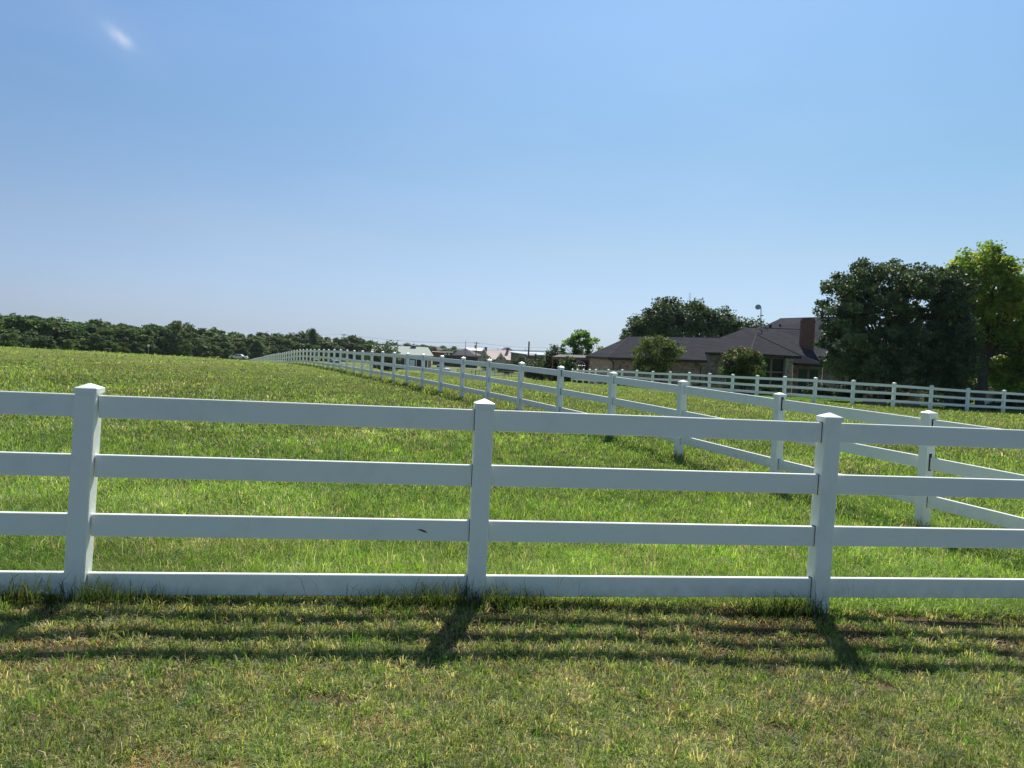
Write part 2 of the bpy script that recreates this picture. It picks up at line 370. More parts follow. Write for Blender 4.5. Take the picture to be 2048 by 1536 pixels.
# near fence frame
FA = R_(8.12); fdir = np.array([math.cos(FA), math.sin(FA), 0]); fnor = np.array([-math.sin(FA), math.cos(FA), 0]); F0 = np.array([0, 5.013 + .065, 0])
def side(x, y): return (x - F0[0]) * fnor[0] + (y - F0[1]) * fnor[1]     # >0 beyond the near fence

# grass colours by place
def grass_region(x, y):
    """returns dict of arrays: lush (0..1), straw prob, height"""
    s = side(x, y); n1 = fbm(x, y, 1.6, 1); n2 = fbm(x, y, 6.5, 2); n3 = fbm(x, y, .5, 3); n4 = fbm(x, y, 22, 5)
    near = s < 0
    lush = np.where(near, .15 + .7 * (n1 - .35) * 1.5 + .35 * (n3 - .5), .5 + 1.1 * (n2 - .5) + .9 * (n1 - .5) + .5 * (n4 - .5))
    straw = np.where(near, .20 + .95 * np.clip(.62 - n1 * .75 - n3 * .30, -.2, .6), .10 + .5 * np.clip(.52 - n1, 0, 1) + .5 * np.clip(.45 - n2, 0, 1))
    h = np.where(near, .022 + .026 * n1 + .03 * np.clip(n3 - .5, 0, 1), (.055 + .085 * n1 + .03 * n2) * np.clip(1.15 - np.hypot(x, y) / 90, .6, 1))
    # trampled / shorter strip right behind
    return np.clip(lush, 0, 1), np.clip(straw, .02, .85), h

# bare patches of soil
BARE = [(3.05, 5.35, .42, .16), (4.0, 5.45, .9, .12), (2.9, 4.05, .28, .09), (3.35, 4.0, .25, .09), (2.1, 4.15, .16, .06), (.9, 6.1, .3, .12), (4.6, 6.0, .5, .25), (-.8, 3.55, .2, .08), (1.4, 3.5, .22, .08), (-2.2, 3.9, .2, .1)]
def bare(x, y):
    m = np.zeros(len(x))
    for bx, by, ra, rb in BARE:
        d = ((x - bx) / ra) ** 2 + ((y - by) / rb) ** 2; m = np.maximum(m, np.exp(-d))
    return np.clip((m * (.25 + 1.5 * fbm(x, y, .16, 21, 4)) - .25) * 1.9, 0, 1)

# ground sheet: polar grid reaching the horizon
rad = np.concatenate([[0.01], np.geomspace(.6, 9000, 330)]); th = np.linspace(0, 2 * np.pi, 420, endpoint=False)
Rg, Tg = np.meshgrid(rad, th, indexing='ij'); gx = (Rg * np.sin(Tg)).ravel(); gy = (Rg * np.cos(Tg)).ravel()
gz = Hs(gx, gy)
gz += np.where(np.hypot(gx, gy) < 14, .03 * (fbm(gx, gy, 1.1, 31) - .5) + .02 * (fbm(gx, gy, .35, 32) - .5), 0)
nr, ntheta = Rg.shape
i, j = np.meshgrid(np.arange(nr - 1), np.arange(ntheta), indexing='ij'); j2 = (j + 1) % ntheta
quads = np.stack([i * ntheta + j, (i + 1) * ntheta + j, (i + 1) * ntheta + j2, i * ntheta + j2], -1).reshape(-1, 4)
lush, straw, _h = grass_region(gx, gy); rr = np.hypot(gx, gy)
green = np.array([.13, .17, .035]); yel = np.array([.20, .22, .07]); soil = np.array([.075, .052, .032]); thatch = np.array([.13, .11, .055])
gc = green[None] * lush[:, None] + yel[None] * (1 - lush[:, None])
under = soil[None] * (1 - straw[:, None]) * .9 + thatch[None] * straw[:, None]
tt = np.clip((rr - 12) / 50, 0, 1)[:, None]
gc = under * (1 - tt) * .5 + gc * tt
bm_ = bare(gx, gy)[:, None]; gc = gc * (1 - bm_) + np.array([.17, .12, .08]) * bm_
# watered lawn round the house
hl = np.exp(-((gx - 30) / 24) ** 4 - ((gy - 58) / 15) ** 4)[:, None] * (gy > 40)[:, None]
gc = gc * (1 - hl) + np.array([.065, .14, .015]) * hl
far = np.clip((rr - 400) / 600, 0, 1)[:, None]; gc = gc * (1 - far) + np.array([.06, .08, .04]) * far
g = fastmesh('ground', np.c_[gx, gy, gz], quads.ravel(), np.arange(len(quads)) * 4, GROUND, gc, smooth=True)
g['kind'] = 'structure'
def Hn(x, y):
    """ground with its small bumps"""
    z = Hs(x, y); return z + np.where(np.hypot(x, y) < 14, .03 * (fbm(x, y, 1.1, 31) - .5) + .02 * (fbm(x, y, .35, 32) - .5), 0)

# ------------------------------------------------------------------ grass
GREENS = 1.22 * np.array([[.075, .135, .022], [.10, .17, .028], [.13, .20, .035], [.18, .24, .05], [.07, .125, .04], [.16, .21, .06]])
STRAWS = np.array([[.46, .38, .22], [.36, .29, .16], [.55, .47, .30], [.27, .19, .12], [.38, .36, .18]])
def blades(x, y, z, h, wd, lean, col, az=None):
    n = len(x); az = rng.uniform(0, 2 * np.pi, n) if az is None else az
    la = rng.uniform(0, 2 * np.pi, n)
    dx, dy = np.cos(az) * wd / 2, np.sin(az) * wd / 2; lx, ly = np.cos(la) * lean * h, np.sin(la) * lean * h
    hz = h * np.sqrt(np.clip(1 - (lean * .75) ** 2, .04, 1))
    V = np.empty((n, 5, 3))
    V[:, 0] = np.c_[x - dx, y - dy, z - .01]; V[:, 1] = np.c_[x + dx, y + dy, z - .01]
    V[:, 2] = np.c_[x + dx * .75 + lx * .35, y + dy * .75 + ly * .35, z + hz * .62]; V[:, 3] = np.c_[x - dx * .75 + lx * .35, y - dy * .75 + ly * .35, z + hz * .62]
    V[:, 4] = np.c_[x + lx, y + ly, z + hz * (1 - .25 * lean)]
    C = np.repeat(col[:, None, :], 5, 1)
    return V.reshape(-1, 3), C.reshape(-1, 3)
def build_blades(name, parts):
    V = np.concatenate([p[0] for p in parts]); C = np.concatenate([p[1] for p in parts]); n = len(V) // 5
    base = (np.arange(n) * 5)[:, None]
    loops = (base + np.array([0, 1, 2, 3, 3, 2, 4])[None]).ravel()
    starts = (np.arange(n) * 7)[:, None] + np.array([0, 4])[None]
    return fastmesh(name, V, loops, starts.ravel(), GRASS, np.clip(C, 0, 1))
def colours(x, y, lush, straw, n):
    gi = rng.integers(0, len(GREENS), n); si = rng.integers(0, len(STRAWS), n)
    g_ = GREENS[gi] * (1.35 - .55 * lush[:, None]) + np.array([.045, .03, .0]) * (1 - lush[:, None])
    s_ = STRAWS[si]; k = (rng.random(n) < straw)[:, None]
    return np.where(k, s_, g_) * rng.uniform(.8, 1.2, (n, 1))
def screen_sample(n, Dmin, Dmax, h=1.68, halfu=.80):
    s = rng.uniform(h * 769 / Dmax, h * 769 / Dmin, n); D = h * 769 / s
    u = rng.uniform(-halfu, halfu, n)
    m = int(n * .38); s2 = rng.uniform(h * 769 / min(Dmax, 60), h * 769 / Dmin, m); D2 = h * 769 / s2; u2 = rng.uniform(halfu, halfu + .9, m) * rng.choice([-1, 1], m)   # the grass goes on past both edges
    return np.r_[u * D, u2 * D2], np.r_[D, D2]
def tussock(cx, cy, nb, rad_, h0, h1, wmin, pix, colf, outl=.9, l0=.15):
    """radiating clumps: cx, cy centres; nb blades in each"""
    m = len(cx); ci = np.repeat(np.arange(m), nb); n = len(ci); a = rng.uniform(0, 2 * np.pi, n); q = np.sqrt(rng.random(n)); R0 = (rad_ * rng.uniform(.5, 1.5, m))[ci]
    x = cx[ci] + np.cos(a) * q * R0; y = cy[ci] + np.sin(a) * q * R0; Dn = np.hypot(x, y)
    hc = (rng.uniform(h0, h1, m) if np.isscalar(h0) else h0 * rng.uniform(.7, 1.35, m))[ci] * (1.15 - .55 * q) * rng.uniform(.6, 1.2, n)
    lean = np.clip(l0 + q * outl + rng.normal(0, .15, n), .05, 1.2); la = a + rng.normal(0, .5, n)
    col = colf(cx, cy, m)[ci] * rng.uniform(.55, 1.55, (n, 1))
    wd = np.maximum(rng.uniform(wmin, wmin * 2, n), Dn / 769 * pix * rng.uniform(.7, 1.3, n)); az = rng.uniform(0, 2 * np.pi, n)
    dx, dy = np.cos(az) * wd / 2, np.sin(az) * wd / 2; lx, ly = np.cos(la) * lean * hc, np.sin(la) * lean * hc; hz = hc * np.sqrt(np.clip(1 - (lean * .75) ** 2, .04, 1)); z = Hn(x, y)
    V = np.empty((n, 5, 3)); V[:, 0] = np.c_[x - dx, y - dy, z - .01]; V[:, 1] = np.c_[x + dx, y + dy, z - .01]
    V[:, 2] = np.c_[x + dx * .75 + lx * .4, y + dy * .75 + ly * .4, z + hz * .66]; V[:, 3] = np.c_[x - dx * .75 + lx * .4, y - dy * .75 + ly * .4, z + hz * .66]; V[:, 4] = np.c_[x + lx, y + ly, z + hz * (1 - .35 * lean)]
    return V.reshape(-1, 3), np.repeat(col[:, None, :], 5, 1).reshape(-1, 3)
parts = []
# mown verge in the foreground: dead thatch lying flat, low tussocks over it
x, D = screen_sample(300000, 2.25, 6.3); k = side(x, D) < .12; x, y = x[k], D[k]
b_ = bare(x, y); k = rng.random(len(x)) > b_ * .75; x, y = x[k], y[k]
lush, straw, h = grass_region(x, y); n = len(x)
brown = fbm(x, y, .55, 71, 4); lit = rng.random(n) < np.clip(.22 + 2.6 * (brown - .50), .10, .85)
lean = np.where(lit, rng.uniform(.95, 1.28, n), rng.uniform(.55, 1.22, n)); hh = h * rng.uniform(.4, 1.2, n) * np.where(lit, 1.2, .8)
tone = np.array([[1, 1, 1], [.95, .72, .62], [1.1, .95, .8], [.8, .75, .7]])[rng.integers(0, 4, n)] if True else 1
col = colours(x, y, lush * .6, np.where(lit, .96, .14), n) * np.where(lit[:, None], tone * 1.05, [1.3, 1.15, 1.9]) * (.35 + 1.3 * fbm(x, y, .22, 72))[:, None] * rng.uniform(.5, 1.5, (n, 1))
parts.append(blades(x, y, Hn(x, y) + np.where(lit, .004, 0), hh, rng.uniform(.0026, .0052, n) * np.where(lit, .75, 1), lean, col))
cx, D = screen_sample(25000, 2.25, 5.6); k = (side(cx, D) < .02) & (rng.random(len(cx)) < np.clip(3.1 - 4.4 * fbm(cx, D, .55, 71, 4) , .06, 1)); cx, cy = cx[k], D[k]; k = bare(cx, cy) < .3; cx, cy = cx[k], cy[k]
def vc(x, y, m):
    lush, straw, h = grass_region(x, y); c = GREENS[rng.integers(0, 6, m)] * np.array([1.38, 1.13, 1.7]); k = (rng.random(m) < .25)[:, None]
    return np.where(k, STRAWS[rng.integers(0, 5, m)] * 1.0, c) * (.7 + .8 * fbm(x, y, .8, 73))[:, None]
parts.append(tussock(cx, cy, 22, .026, .035 + .06 * fbm(cx, cy, .3, 74), None, .0028, .6, vc, .8, .35))
cx, D = screen_sample(420, 2.25, 5.4); k = side(cx, D) < 0; cx, cy = cx[k], D[k]
parts.append(tussock(cx, cy, 60, .07, .05, .095, .0022, .6, lambda x, y, m: GREENS[rng.integers(1, 4, m)] * np.array([.75, 1.0, .8]), 1.0))
# long pale clippings scattered on the verge
x, D = screen_sample(1100, 2.3, 4.8); y = D; n = len(x)
parts.append(blades(x, y, Hn(x, y) + .028, rng.uniform(.04, .11, n), np.full(n, .0026), rng.uniform(1.27, 1.32, n), STRAWS[rng.integers(0, 3, n)] * 1.1))
# pasture beyond the fence
def field_masks(x, y):
    lawn = (np.exp(-((x - 30) / 24) ** 4 - ((y - 58) / 15) ** 4) > .5) & (y > 43); return lawn
def fcol(x, y, n, lit=None):
    lawn = field_masks(x, y); lush, straw, h = grass_region(x, y)
    lush = np.where(lawn, 1, lush); straw = np.where(lawn, 0., straw * .42)
    patch = fbm(x, y, 2.6, 81, 4); band = fbm(x * .35, y, 5.5, 82, 3)
    straw = np.clip(straw + 1.6 * np.clip(patch - .56, 0, 1) + 1.3 * np.clip(band - .58, 0, 1), .02, .85); straw = np.where(lawn, 0, straw)
    if lit is not None: straw = np.where(lit, .92, straw * .5)
    pn = fbm(x, y, .7, 61); pm_ = fbm(x, y, 3.5, 62)
    c = colours(x, y, lush, straw, n) * (.70 + .85 * pn + .5 * (pm_ - .5))[:, None] * np.array([1.06, 1.16, 1.15])
    Dc = np.clip((np.hypot(x, y) - 9) / 20, 0, 1)[:, None]; mean_ = np.array([.25, .32, .09]) * (.80 + .5 * (pm_ - .5) + .35 * (patch - .5))[:, None]
    c = c * (1 - .62 * Dc) + (mean_ * np.array([1, 1, 1]) + np.array([.05, -.01, .01]) * np.clip(patch - .5, 0, 1)[:, None] * 3) * .62 * Dc
    return np.where(lawn[:, None], c * np.array([.6, 1.0, .35]), c)
x, D = screen_sample(520000, 4.6, 120); y = D; k = side(x, y) > .02; x, y = x[k], y[k]
k = rng.random(len(x)) > bare(x, y); x, y = x[k], y[k]
lawn = field_masks(x, y); lush, straw, h = grass_region(x, y); n = len(x); D = np.hypot(x, y); h = np.where(lawn, .05, h)
lit = rng.random(n) < straw * .6; col = fcol(x, y, n, lit)
wd = np.maximum(rng.uniform(.003, .006, n), D / 769 * rng.uniform(.5, .9, n))
parts.append(blades(x, y, Hn(x, y), h * rng.uniform(.3, 1.1, n), wd, np.where(lit, rng.uniform(.9, 1.2, n), rng.uniform(.4, 1.15, n)), col))
cx, D = screen_sample(15000, 4.9, 16); cy = D; k = side(cx, cy) > .1; cx, cy = cx[k], cy[k]; k = fbm(cx, cy, .9, 83) > .40; cx, cy = cx[k], cy[k]
hs_ = .05 + .11 * fbm(cx, cy, 1.3, 84)
parts.append(tussock(cx, cy, 26, .07, hs_, None, .003, .55, lambda x, y, m: fcol(x, y, m) * 1.05, .95))
cx, D = screen_sample(16000, 14, 90); cy = D; lw = field_masks(cx, cy); cx, cy = cx[~lw], cy[~lw]; k = fbm(cx, cy, 1.8, 85) > .42; cx, cy = cx[k], cy[k]
parts.append(tussock(cx, cy, 7, .13, .08 + .10 * fbm(cx, cy, 2.3, 86), None, .005, .8, lambda x, y, m: fcol(x, y, m, rng.random(m) < .06) * rng.uniform(.8, 1.25, (m, 1)), 1.0))
# seed stalks in the pasture
x, D = screen_sample(4500, 5.5, 18); y = D; k = side(x, y) > .1; x, y = x[k], y[k]; n = len(x); Dn = np.hypot(x, y)
parts.append(blades(x, y, Hn(x, y), rng.uniform(.14, .34, n), np.maximum(.002, Dn / 769 * .35), rng.uniform(.3, 1.0, n), STRAWS[rng.integers(0, 5, n)] * .9))
go = build_blades('grass', parts); tag(go, kind='stuff')

# unmown fringe of taller grass under both fences
parts = []
def fringe(px_, py_, n, hmin, hmax, spread, wmin=.003, dark=1.0, wf=.6):
    x = px_ + rng.normal(0, spread, n); y = py_ + rng.normal(0, spread, n); D = np.hypot(x, y)
    lush = rng.random(n) * .6 + .4; col = colours(x, y, lush, np.full(n, .12), n) * dark
    parts.append(blades(x, y, Hn(x, y), rng.uniform(hmin, hmax, n), np.maximum(rng.uniform(wmin, wmin * 2, n), D / 769 * wf), rng.uniform(.1, .9, n), col))
n = 7000; a = rng.uniform(-7.5, 7.5, n); a = a[(fbm(a * 1.0, a * 0, .45, 40) > .46) & ~((a > 2.5) & (rng.random(n) < .8))]
q = F0[None, :2] + a[:, None] * fdir[None, :2] + fnor[None, :2] * rng.normal(-.10, .045, len(a))[:, None]
D = np.hypot(q[:, 0], q[:, 1]); nn = len(a)
hh = rng.uniform(.02, .075, nn) * np.clip(2.6 * (fbm(a, a * 0, .35, 40) - .35), .25, 1.4)
parts.append(blades(q[:, 0], q[:, 1], Hn(q[:, 0], q[:, 1]), hh, rng.uniform(.003, .006, nn), rng.uniform(.3, 1.1, nn), colours(q[:, 0], q[:, 1], np.ones(nn), np.full(nn, .2), nn) * .6))  # blade colour darkened to paint in the shade under the rails
for a0, amp, nb, hx in [(5.2, .9, 260, .14), (-6.2, .9, 260, .16), (-2.95, .16, 420, .26), (-2.5, .10, 330, .24), (-2.3, .14, 260, .2), (-.75, .14, 300, .2), (-.45, .12, 420, .26), (-.1, .12, 420, .24), (.18, .12, 240, .2), (.55, .3, 120, .16), (1.1, .3, 110, .13), (1.95, .16, 420, .24), (2.1, .10, 260, .22), (-1.6, .5, 140, .12), (-3.6, .4, 300, .2), (3.2, .3, 50, .16), (3.6, .25, 40, .13), (4.2, .3, 60, .14)]:
    a = a0 + rng.normal(0, amp, nb); q = F0[None, :2] + a[:, None] * fdir[None, :2] + fnor[None, :2] * rng.normal(-.115, .03, nb)[:, None]
    parts.append(blades(q[:, 0], q[:, 1], Hn(q[:, 0], q[:, 1]), rng.uniform(.2, 1.0, nb) ** 1.5 * hx, rng.uniform(.003, .006, nb), rng.uniform(.15, 1.05, nb), colours(q[:, 0], q[:, 1], np.ones(nb), np.full(nb, .06), nb) * .62))  # clumps at the fence foot also carry painted shade in their colour
for k in range(-1, 46):
    X, Y = dfence(k); fringe(X - .05, Y - .1, 120 if k < 12 else 60, .06, .22, .14 if k < 6 else .20, .003)
    if k < 30:
        X2, Y2 = dfence(k + .5); m = 160 if k < 10 else 60; t_ = rng.uniform(-.5, .5, m); XX = X2 - t_ * 2.44 * cosA; YY = Y2 + t_ * 2.44 * sinA
        D = np.hypot(XX, YY); parts.append(blades(XX + rng.normal(0, .12, m), YY, Hn(XX, YY), rng.uniform(.06, .17, m), np.maximum(.004, D / 769 * .6), rng.uniform(.1, .9, m), colours(XX, YY, np.ones(m), np.full(m, .3), m)))
for a0 in (-.33, -.36, -.30, -.42, 2.5, 2.62, 2.45, 2.75, 2.2, -2.45, -1.2, .35, .5):
    nb = 2; q = F0[None, :2] + (a0 + rng.normal(0, .02, nb))[:, None] * fdir[None, :2] - fnor[None, :2] * .11
    parts.append(blades(q[:, 0], q[:, 1], Hn(q[:, 0], q[:, 1]), rng.uniform(.2, .42, nb), np.full(nb, .003), rng.uniform(.1, .6, nb), np.array([[.10, .07, .04]] * nb)))
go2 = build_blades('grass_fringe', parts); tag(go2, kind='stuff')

# ------------------------------------------------------------------ fences
RT, RH = .038, .139      # rail thickness and face height
def setdirt(o, z0, z1):
    me = o.data; a = me.attributes.new('dirt', 'FLOAT', 'POINT')
    co = np.empty(len(me.vertices) * 3, np.float32); me.vertices.foreach_get('co', co); z = co.reshape(-1, 3)[:, 2]
    a.data.foreach_set('value', np.clip((z1 - z) / (z1 - z0), 0, 1).astype(np.float32))
def post(root, base, ux, uy, height, lean=(0, 0), hw=.0605, slots=(), detail=True):
    """base world xyz; local to root"""
    org = np.array(root.location); up = np.array([lean[0], lean[1], 1.0]); up /= np.linalg.norm(up)
    cz = height - .054
    mb = MB(org)
    # posts are subdivided in height so grime can fade upwards
    b0 = np.array(base); zs = [-.15, 0, .12, .3, .6, cz]
    for i in range(len(zs) - 1):
        pass
    V = []; bev = .006
    ring = [(-hw + bev, -hw), (hw - bev, -hw), (hw, -hw + bev), (hw, hw - bev), (hw - bev, hw), (-hw + bev, hw), (-hw, hw - bev), (-hw, -hw + bev)]
    for z in zs:
        for (x, y) in ring: V.append(b0 + ux * x + uy * y + up * z)
    Fs = [(r * 8 + i, r * 8 + (i + 1) % 8, (r + 1) * 8 + (i + 1) % 8, (r + 1) * 8 + i) for r in range(len(zs) - 1) for i in range(8)]
    mb.add(V, Fs)
    if slots:
        mb.m = 1
        for (zc, hh_, sgn, dx) in slots:
            c = b0 + up * zc + ux * sgn * (hw + .0006) + uy * dx
            mb.box(c, (.002, RT + .006, hh_), ux, uy, up)
    p = mb.build('post', [VINYL, SLOT] if slots else VINYL, root)
    setdirt(p, base[2] - org[2] - .05, base[2] - org[2] + .28)
    c0 = b0 + up * cz; mb = MB(org); e = hw + .006
    V = []
    for (z, q) in ((-.004, e), (.024, e), (.027, e - .003), (.054, .004)):
        for (sx, sy) in ((-1, -1), (1, -1), (1, 1), (-1, 1)): V.append(c0 + ux * sx * q + uy * sy * q + up * z)
    mb.add(V, [(3, 2, 1, 0)] + [(r * 4 + i, r * 4 + (i + 1) % 4, (r + 1) * 4 + (i + 1) % 4, (r + 1) * 4 + i) for r in range(3) for i in range(4)] + [(12, 13, 14, 15)])
    cp_ = mb.build('post_cap', VINYL, p); setdirt(cp_, -99, -98)
    return p
def railbox(mb, a, b, uz=(0, 0, 1)):
    """a, b = centre ends"""
    a = np.array(a, float); b = np.array(b, float); d = b - a; L = np.linalg.norm(d); d /= L
    n_ = np.cross(d, (0, 0, 1)); n_ /= np.linalg.norm(n_); up = np.cross(n_, d)
    mb.box((a + b) / 2, (RT, RH, L), n_, up, d, bev=.004)
def rail(root, a, b, dirt=None, sag=0):
    mb = MB(np.array(root.location)); railbox(mb, a, b); r = mb.build('rail', VINYL, root)
    z = min(a[2], b[2]) - root.location[2]
    if dirt: setdirt(r, dirt[0] - root.location[2], dirt[1] - root.location[2])
    else: setdirt(r, -99, -98)
    return r
# near fence, four rails
nf = thing('rail_fence', F0, 'closest white vinyl fence with four rails crossing the whole foreground', 'fence')
ALONG = [-7.38, -4.98, -2.66, -.177, 2.26, 4.66, 7.06]; LEAN = [0, .01, .034, .0, .004, 0, 0]
RZ = [1.291, .923, .557, .189]     # rail tops
posts = []
for a, ln in zip(ALONG, LEAN):
    b0 = F0 + fdir * a; b0[2] = 0.0
    sl_ = [(z - RH / 2 + .001, RH + .005, sg, 0) for z in RZ for sg in ((-1,) if a < -2 else (-1, 1))]
    posts.append(post(nf, b0 - fdir * (ln * .0), fdir, fnor, 1.362, (fdir[0] * ln, fdir[1] * ln), hw=.0605, slots=sl_))
for i in range(len(ALONG) - 1):
    for j, z in enumerate(RZ):
        jz = random.uniform(-.003, .003)
        a_ = F0 + fdir * (ALONG[i] + .0615 + LEAN[i] * z) + np.array([0, 0, z - RH / 2 + jz]); b_2 = F0 + fdir * (ALONG[i + 1] - .0615 + LEAN[i + 1] * z) + np.array([0, 0, z - RH / 2 + jz])
        rail(nf, a_, b_2, (-.02, .2) if j == 3 else None)
# small brown leaf-like mark on the third rail
mb = MB(F0); c = onplane(845, 1062, F0 - fnor * (RT / 2 + .0012), fnor)
P_ = [c + fdir * u_ + np.array([0, 0, v_]) for u_, v_ in ((-.035, .010), (-.012, .012), (.014, .004), (.036, -.012), (.012, -.008), (-.014, .002))]
mb.prism(P_, -fnor * .0012); tag(mb.build('rail_mark', flat('brown_mark', (.07, .06, .045)), nf), 'small brown mark on the third rail')

# long fence running up over the pasture
ddir = np.array([-cosA, sinA, 0.]); dnor = np.array([sinA, cosA, 0.])
df = thing('rail_fence', (*dfence(0), H(*dfence(0))), 'long white three-rail fence running diagonally from the right foreground to the left', 'fence')
RZ3 = [1.262, .835, .410]
KP = list(range(-1, 47)); pb = {}
ti = lambda k: tops[k + 1] - PH
for k in KP:
    X, Y = dfence(k); z = ti(k); pb[k] = np.array([X, Y, z])
    ux, uy = ddir, dnor
    slots = []
    if k < 10:
        slots = [(z_ - RH / 2, RH + .007, -1, 0) for z_ in RZ3] + [(z_ - RH / 2, RH + .007, 1, 0) for z_ in RZ3]
        if k == 0: slots[1] = (RZ3[1] - RH / 2 + .012, RH + .055, -1, -.009)
        if k == 1: slots[0] = (RZ3[0] - RH / 2 + .008, RH + .05, -1, -.006)
    post(df, pb[k], ux, uy, PH, (random.uniform(-.012, .012), random.uniform(-.012, .012)), slots=slots)
cnt = 0; rest = MB(np.array(df.location))
for k in range(-1, 46):
    for j, z_ in enumerate(RZ3):
        dz = {(-1, 1): -.03, (0, 0): -.014}.get((k, j), 0)
        a_ = pb[k] + ddir * .0612 + np.array([0, 0, z_ - RH / 2]); b_2 = pb[k + 1] - ddir * .0612 + np.array([0, 0, z_ - RH / 2 + (dz if 0 else 0)])
        if k == 0 and j == 1: a_[2] -= 0
        if cnt < 99: rail(df, a_, b_2, (pb[k][2] + .1, pb[k][2] + .45) if j == 2 else None)
        else: railbox(rest, a_, b_2)
        cnt += 1
for (k0, k1, z0, z1) in ((46, 54, None, -2.95), (54, 64, -2.95, -3.75)):
    pass
ro = rest.build('far_rails', VINYL, df); ro['kind'] = 'stuff'; setdirt(ro, -99, -98)
# its farthest stretch, down the back of the rise
ff = thing('rail_fence', (*dfence(50), H(*dfence(50))), 'farthest stretch of white fence dropping behind the rise beside the white car', 'fence')
pz = {}
for k in range(46, 66):
    X, Y = dfence(k); zt = np.interp(k, [46, 53.7, 63.4, 66], [-.88, -1.54, -2.56, -2.8]); pz[k] = np.array([X, Y, zt - PH])
    if k > 46: post(ff, pz[k], ddir, dnor, PH)
for k in range(46, 65):
    for z_ in RZ3: rail(ff, pz[k] + ddir * .0612 + np.array([0, 0, z_ - RH / 2]), pz[k + 1] - ddir * .0612 + np.array([0, 0, z_ - RH / 2]))

# fence in front of the brick house
hf = thing('rail_fence', (HF[12][0], HF[12][1], H(HF[12][0], HF[12][1])), 'white three-rail fence in front of the brick house and the dark trees', 'fence')
HP = [np.array([p[0], p[1], p[2] - PH]) for p in HF[1:]]
nxt = HP[-1] + (HP[-1] - HP[-2]) * 1.0; HP += [nxt, nxt + (HP[-1] - HP[-2])]
for i, b0 in enumerate(HP):
    d = (HP[min(i + 1, len(HP) - 1)] - HP[max(i - 1, 0)]); d[2] = 0; d /= np.linalg.norm(d)
    post(hf, b0, d, np.array([-d[1], d[0], 0]), PH, hw=.075)
for i in range(len(HP) - 1):
    d = HP[i + 1] - HP[i]; d /= np.linalg.norm(d)
    for z_ in (1.24, .83, .42): rail(hf, HP[i] + d * .076 + np.array([0, 0, z_ - RH / 2]), HP[i + 1] - d * .076 + np.array([0, 0, z_ - RH / 2]))

def simple_fence(name, P, h, nr_, mt, label, pw=.10, rh=.10):
    """P list of (x,y): posts at each; rails between"""
    P = [np.array([x, y, H(x, y)]) for x, y in P]; r = thing(name, P[len(P) // 2], label, 'fence'); o = np.array(r.location)
    for p in P:
        mb = MB(o); mb.tube([p - [0, 0, .1], p + [0, 0, h - .03], p + [0, 0, h]], [pw / 2, pw / 2, pw * .3], 8); mb.build('post', mt, r)
    for i in range(len(P) - 1):
        for q in range(nr_):
            z = h * (q + .75) / (nr_ + .1); mb = MB(o); d = P[i + 1] - P[i]; L = np.linalg.norm(d); d /= L; n_ = np.cross(d, (0, 0, 1)); n_ /= np.linalg.norm(n_)
            mb.box((P[i] + P[i + 1]) / 2 + [0, 0, z], (.04, rh, L - pw * .7), n_, np.cross(n_, d), d); mb.build('rail', mt, r)
    return r
def ln(pa, Da, pb_, Db, n):
    """points along a straight run between two picture columns at two depths"""
    A = at(pa, 730, Da)[:2]; B = at(pb_, 730, Db)[:2]; return [tuple(A + (B - A) * i / n) for i in range(n + 1)]
simple_fence('paddock_fence', ln(915, 152, 1118, 126, 12), 1.12, 4, GREYPIPE, 'grey four-rail paddock fence across the far field left of the brick house')
simple_fence('paddock_fence', ln(640, 176, 862, 186, 12), 1.2, 3, WHITEP, 'white paddock fence below the barn with the pale roof')
simple_fence('paddock_fence', ln(862, 190, 1000, 215, 7), 1.2, 3, WHITEP, 'thin white fence in the far green field below the small grey-roofed house')
simple_fence('paddock_gate', ln(1126, 92, 1166, 84, 2), .95, 2, GREYPIPE, 'low grey pipe barrier where the house fence meets the paddock')

# ------------------------------------------------------------------ trees
def leaves(P, size, col, seed=0, flat_=.0, elong=1.5):
    """diamond leaves at points P"""
    r = np.random.default_rng(seed); n = len(P)
    nn_ = r.normal(size=(n, 3)) * .75 + [0, 0, .75]          # leaves tend to face the sky
    a = np.cross(nn_, r.normal(size=(n, 3))); a /= np.linalg.norm(a, axis=1)[:, None]
    b = np.cross(nn_, a); b /= np.linalg.norm(b, axis=1)[:, None]
    s = (size * r.uniform(.6, 1.4, n))[:, None]
    V = np.empty((n, 4, 3)); V[:, 0] = P - a * s * .5 * elong; V[:, 1] = P + b * s * .5; V[:, 2] = P + a * s * .5 * elong; V[:, 3] = P - b * s * .5
    C = np.repeat(col[:, None, :], 4, 1)
    return V.reshape(-1, 3), np.arange(n * 4), np.arange(n) * 4, C.reshape(-1, 3)
def crown_points(lobes, nclump, nleaf, spread, seed, shell=.55):
    r = np.random.default_rng(seed); L = np.array(lobes, float)     # x,y,z,rx,ry,rz
    wgt = (L[:, 3] * L[:, 4] * L[:, 5]) ** .7; idx = r.choice(len(L), nclump, p=wgt / wgt.sum())
    d = r.normal(size=(nclump, 3)); d /= np.linalg.norm(d, axis=1)[:, None]
    rad_ = r.uniform(shell, 1.05, nclump) ** .8; c = L[idx, :3] + d * L[idx, 3:] * rad_[:, None]
    li = r.integers(0, nclump, nleaf); sp = spread * r.uniform(.5, 1.5, nclump)
    P = c[li] + np.clip(r.normal(size=(nleaf, 3)), -1.6, 1.6) * sp[li][:, None] * [1, 1, .75]
    return P, li, c
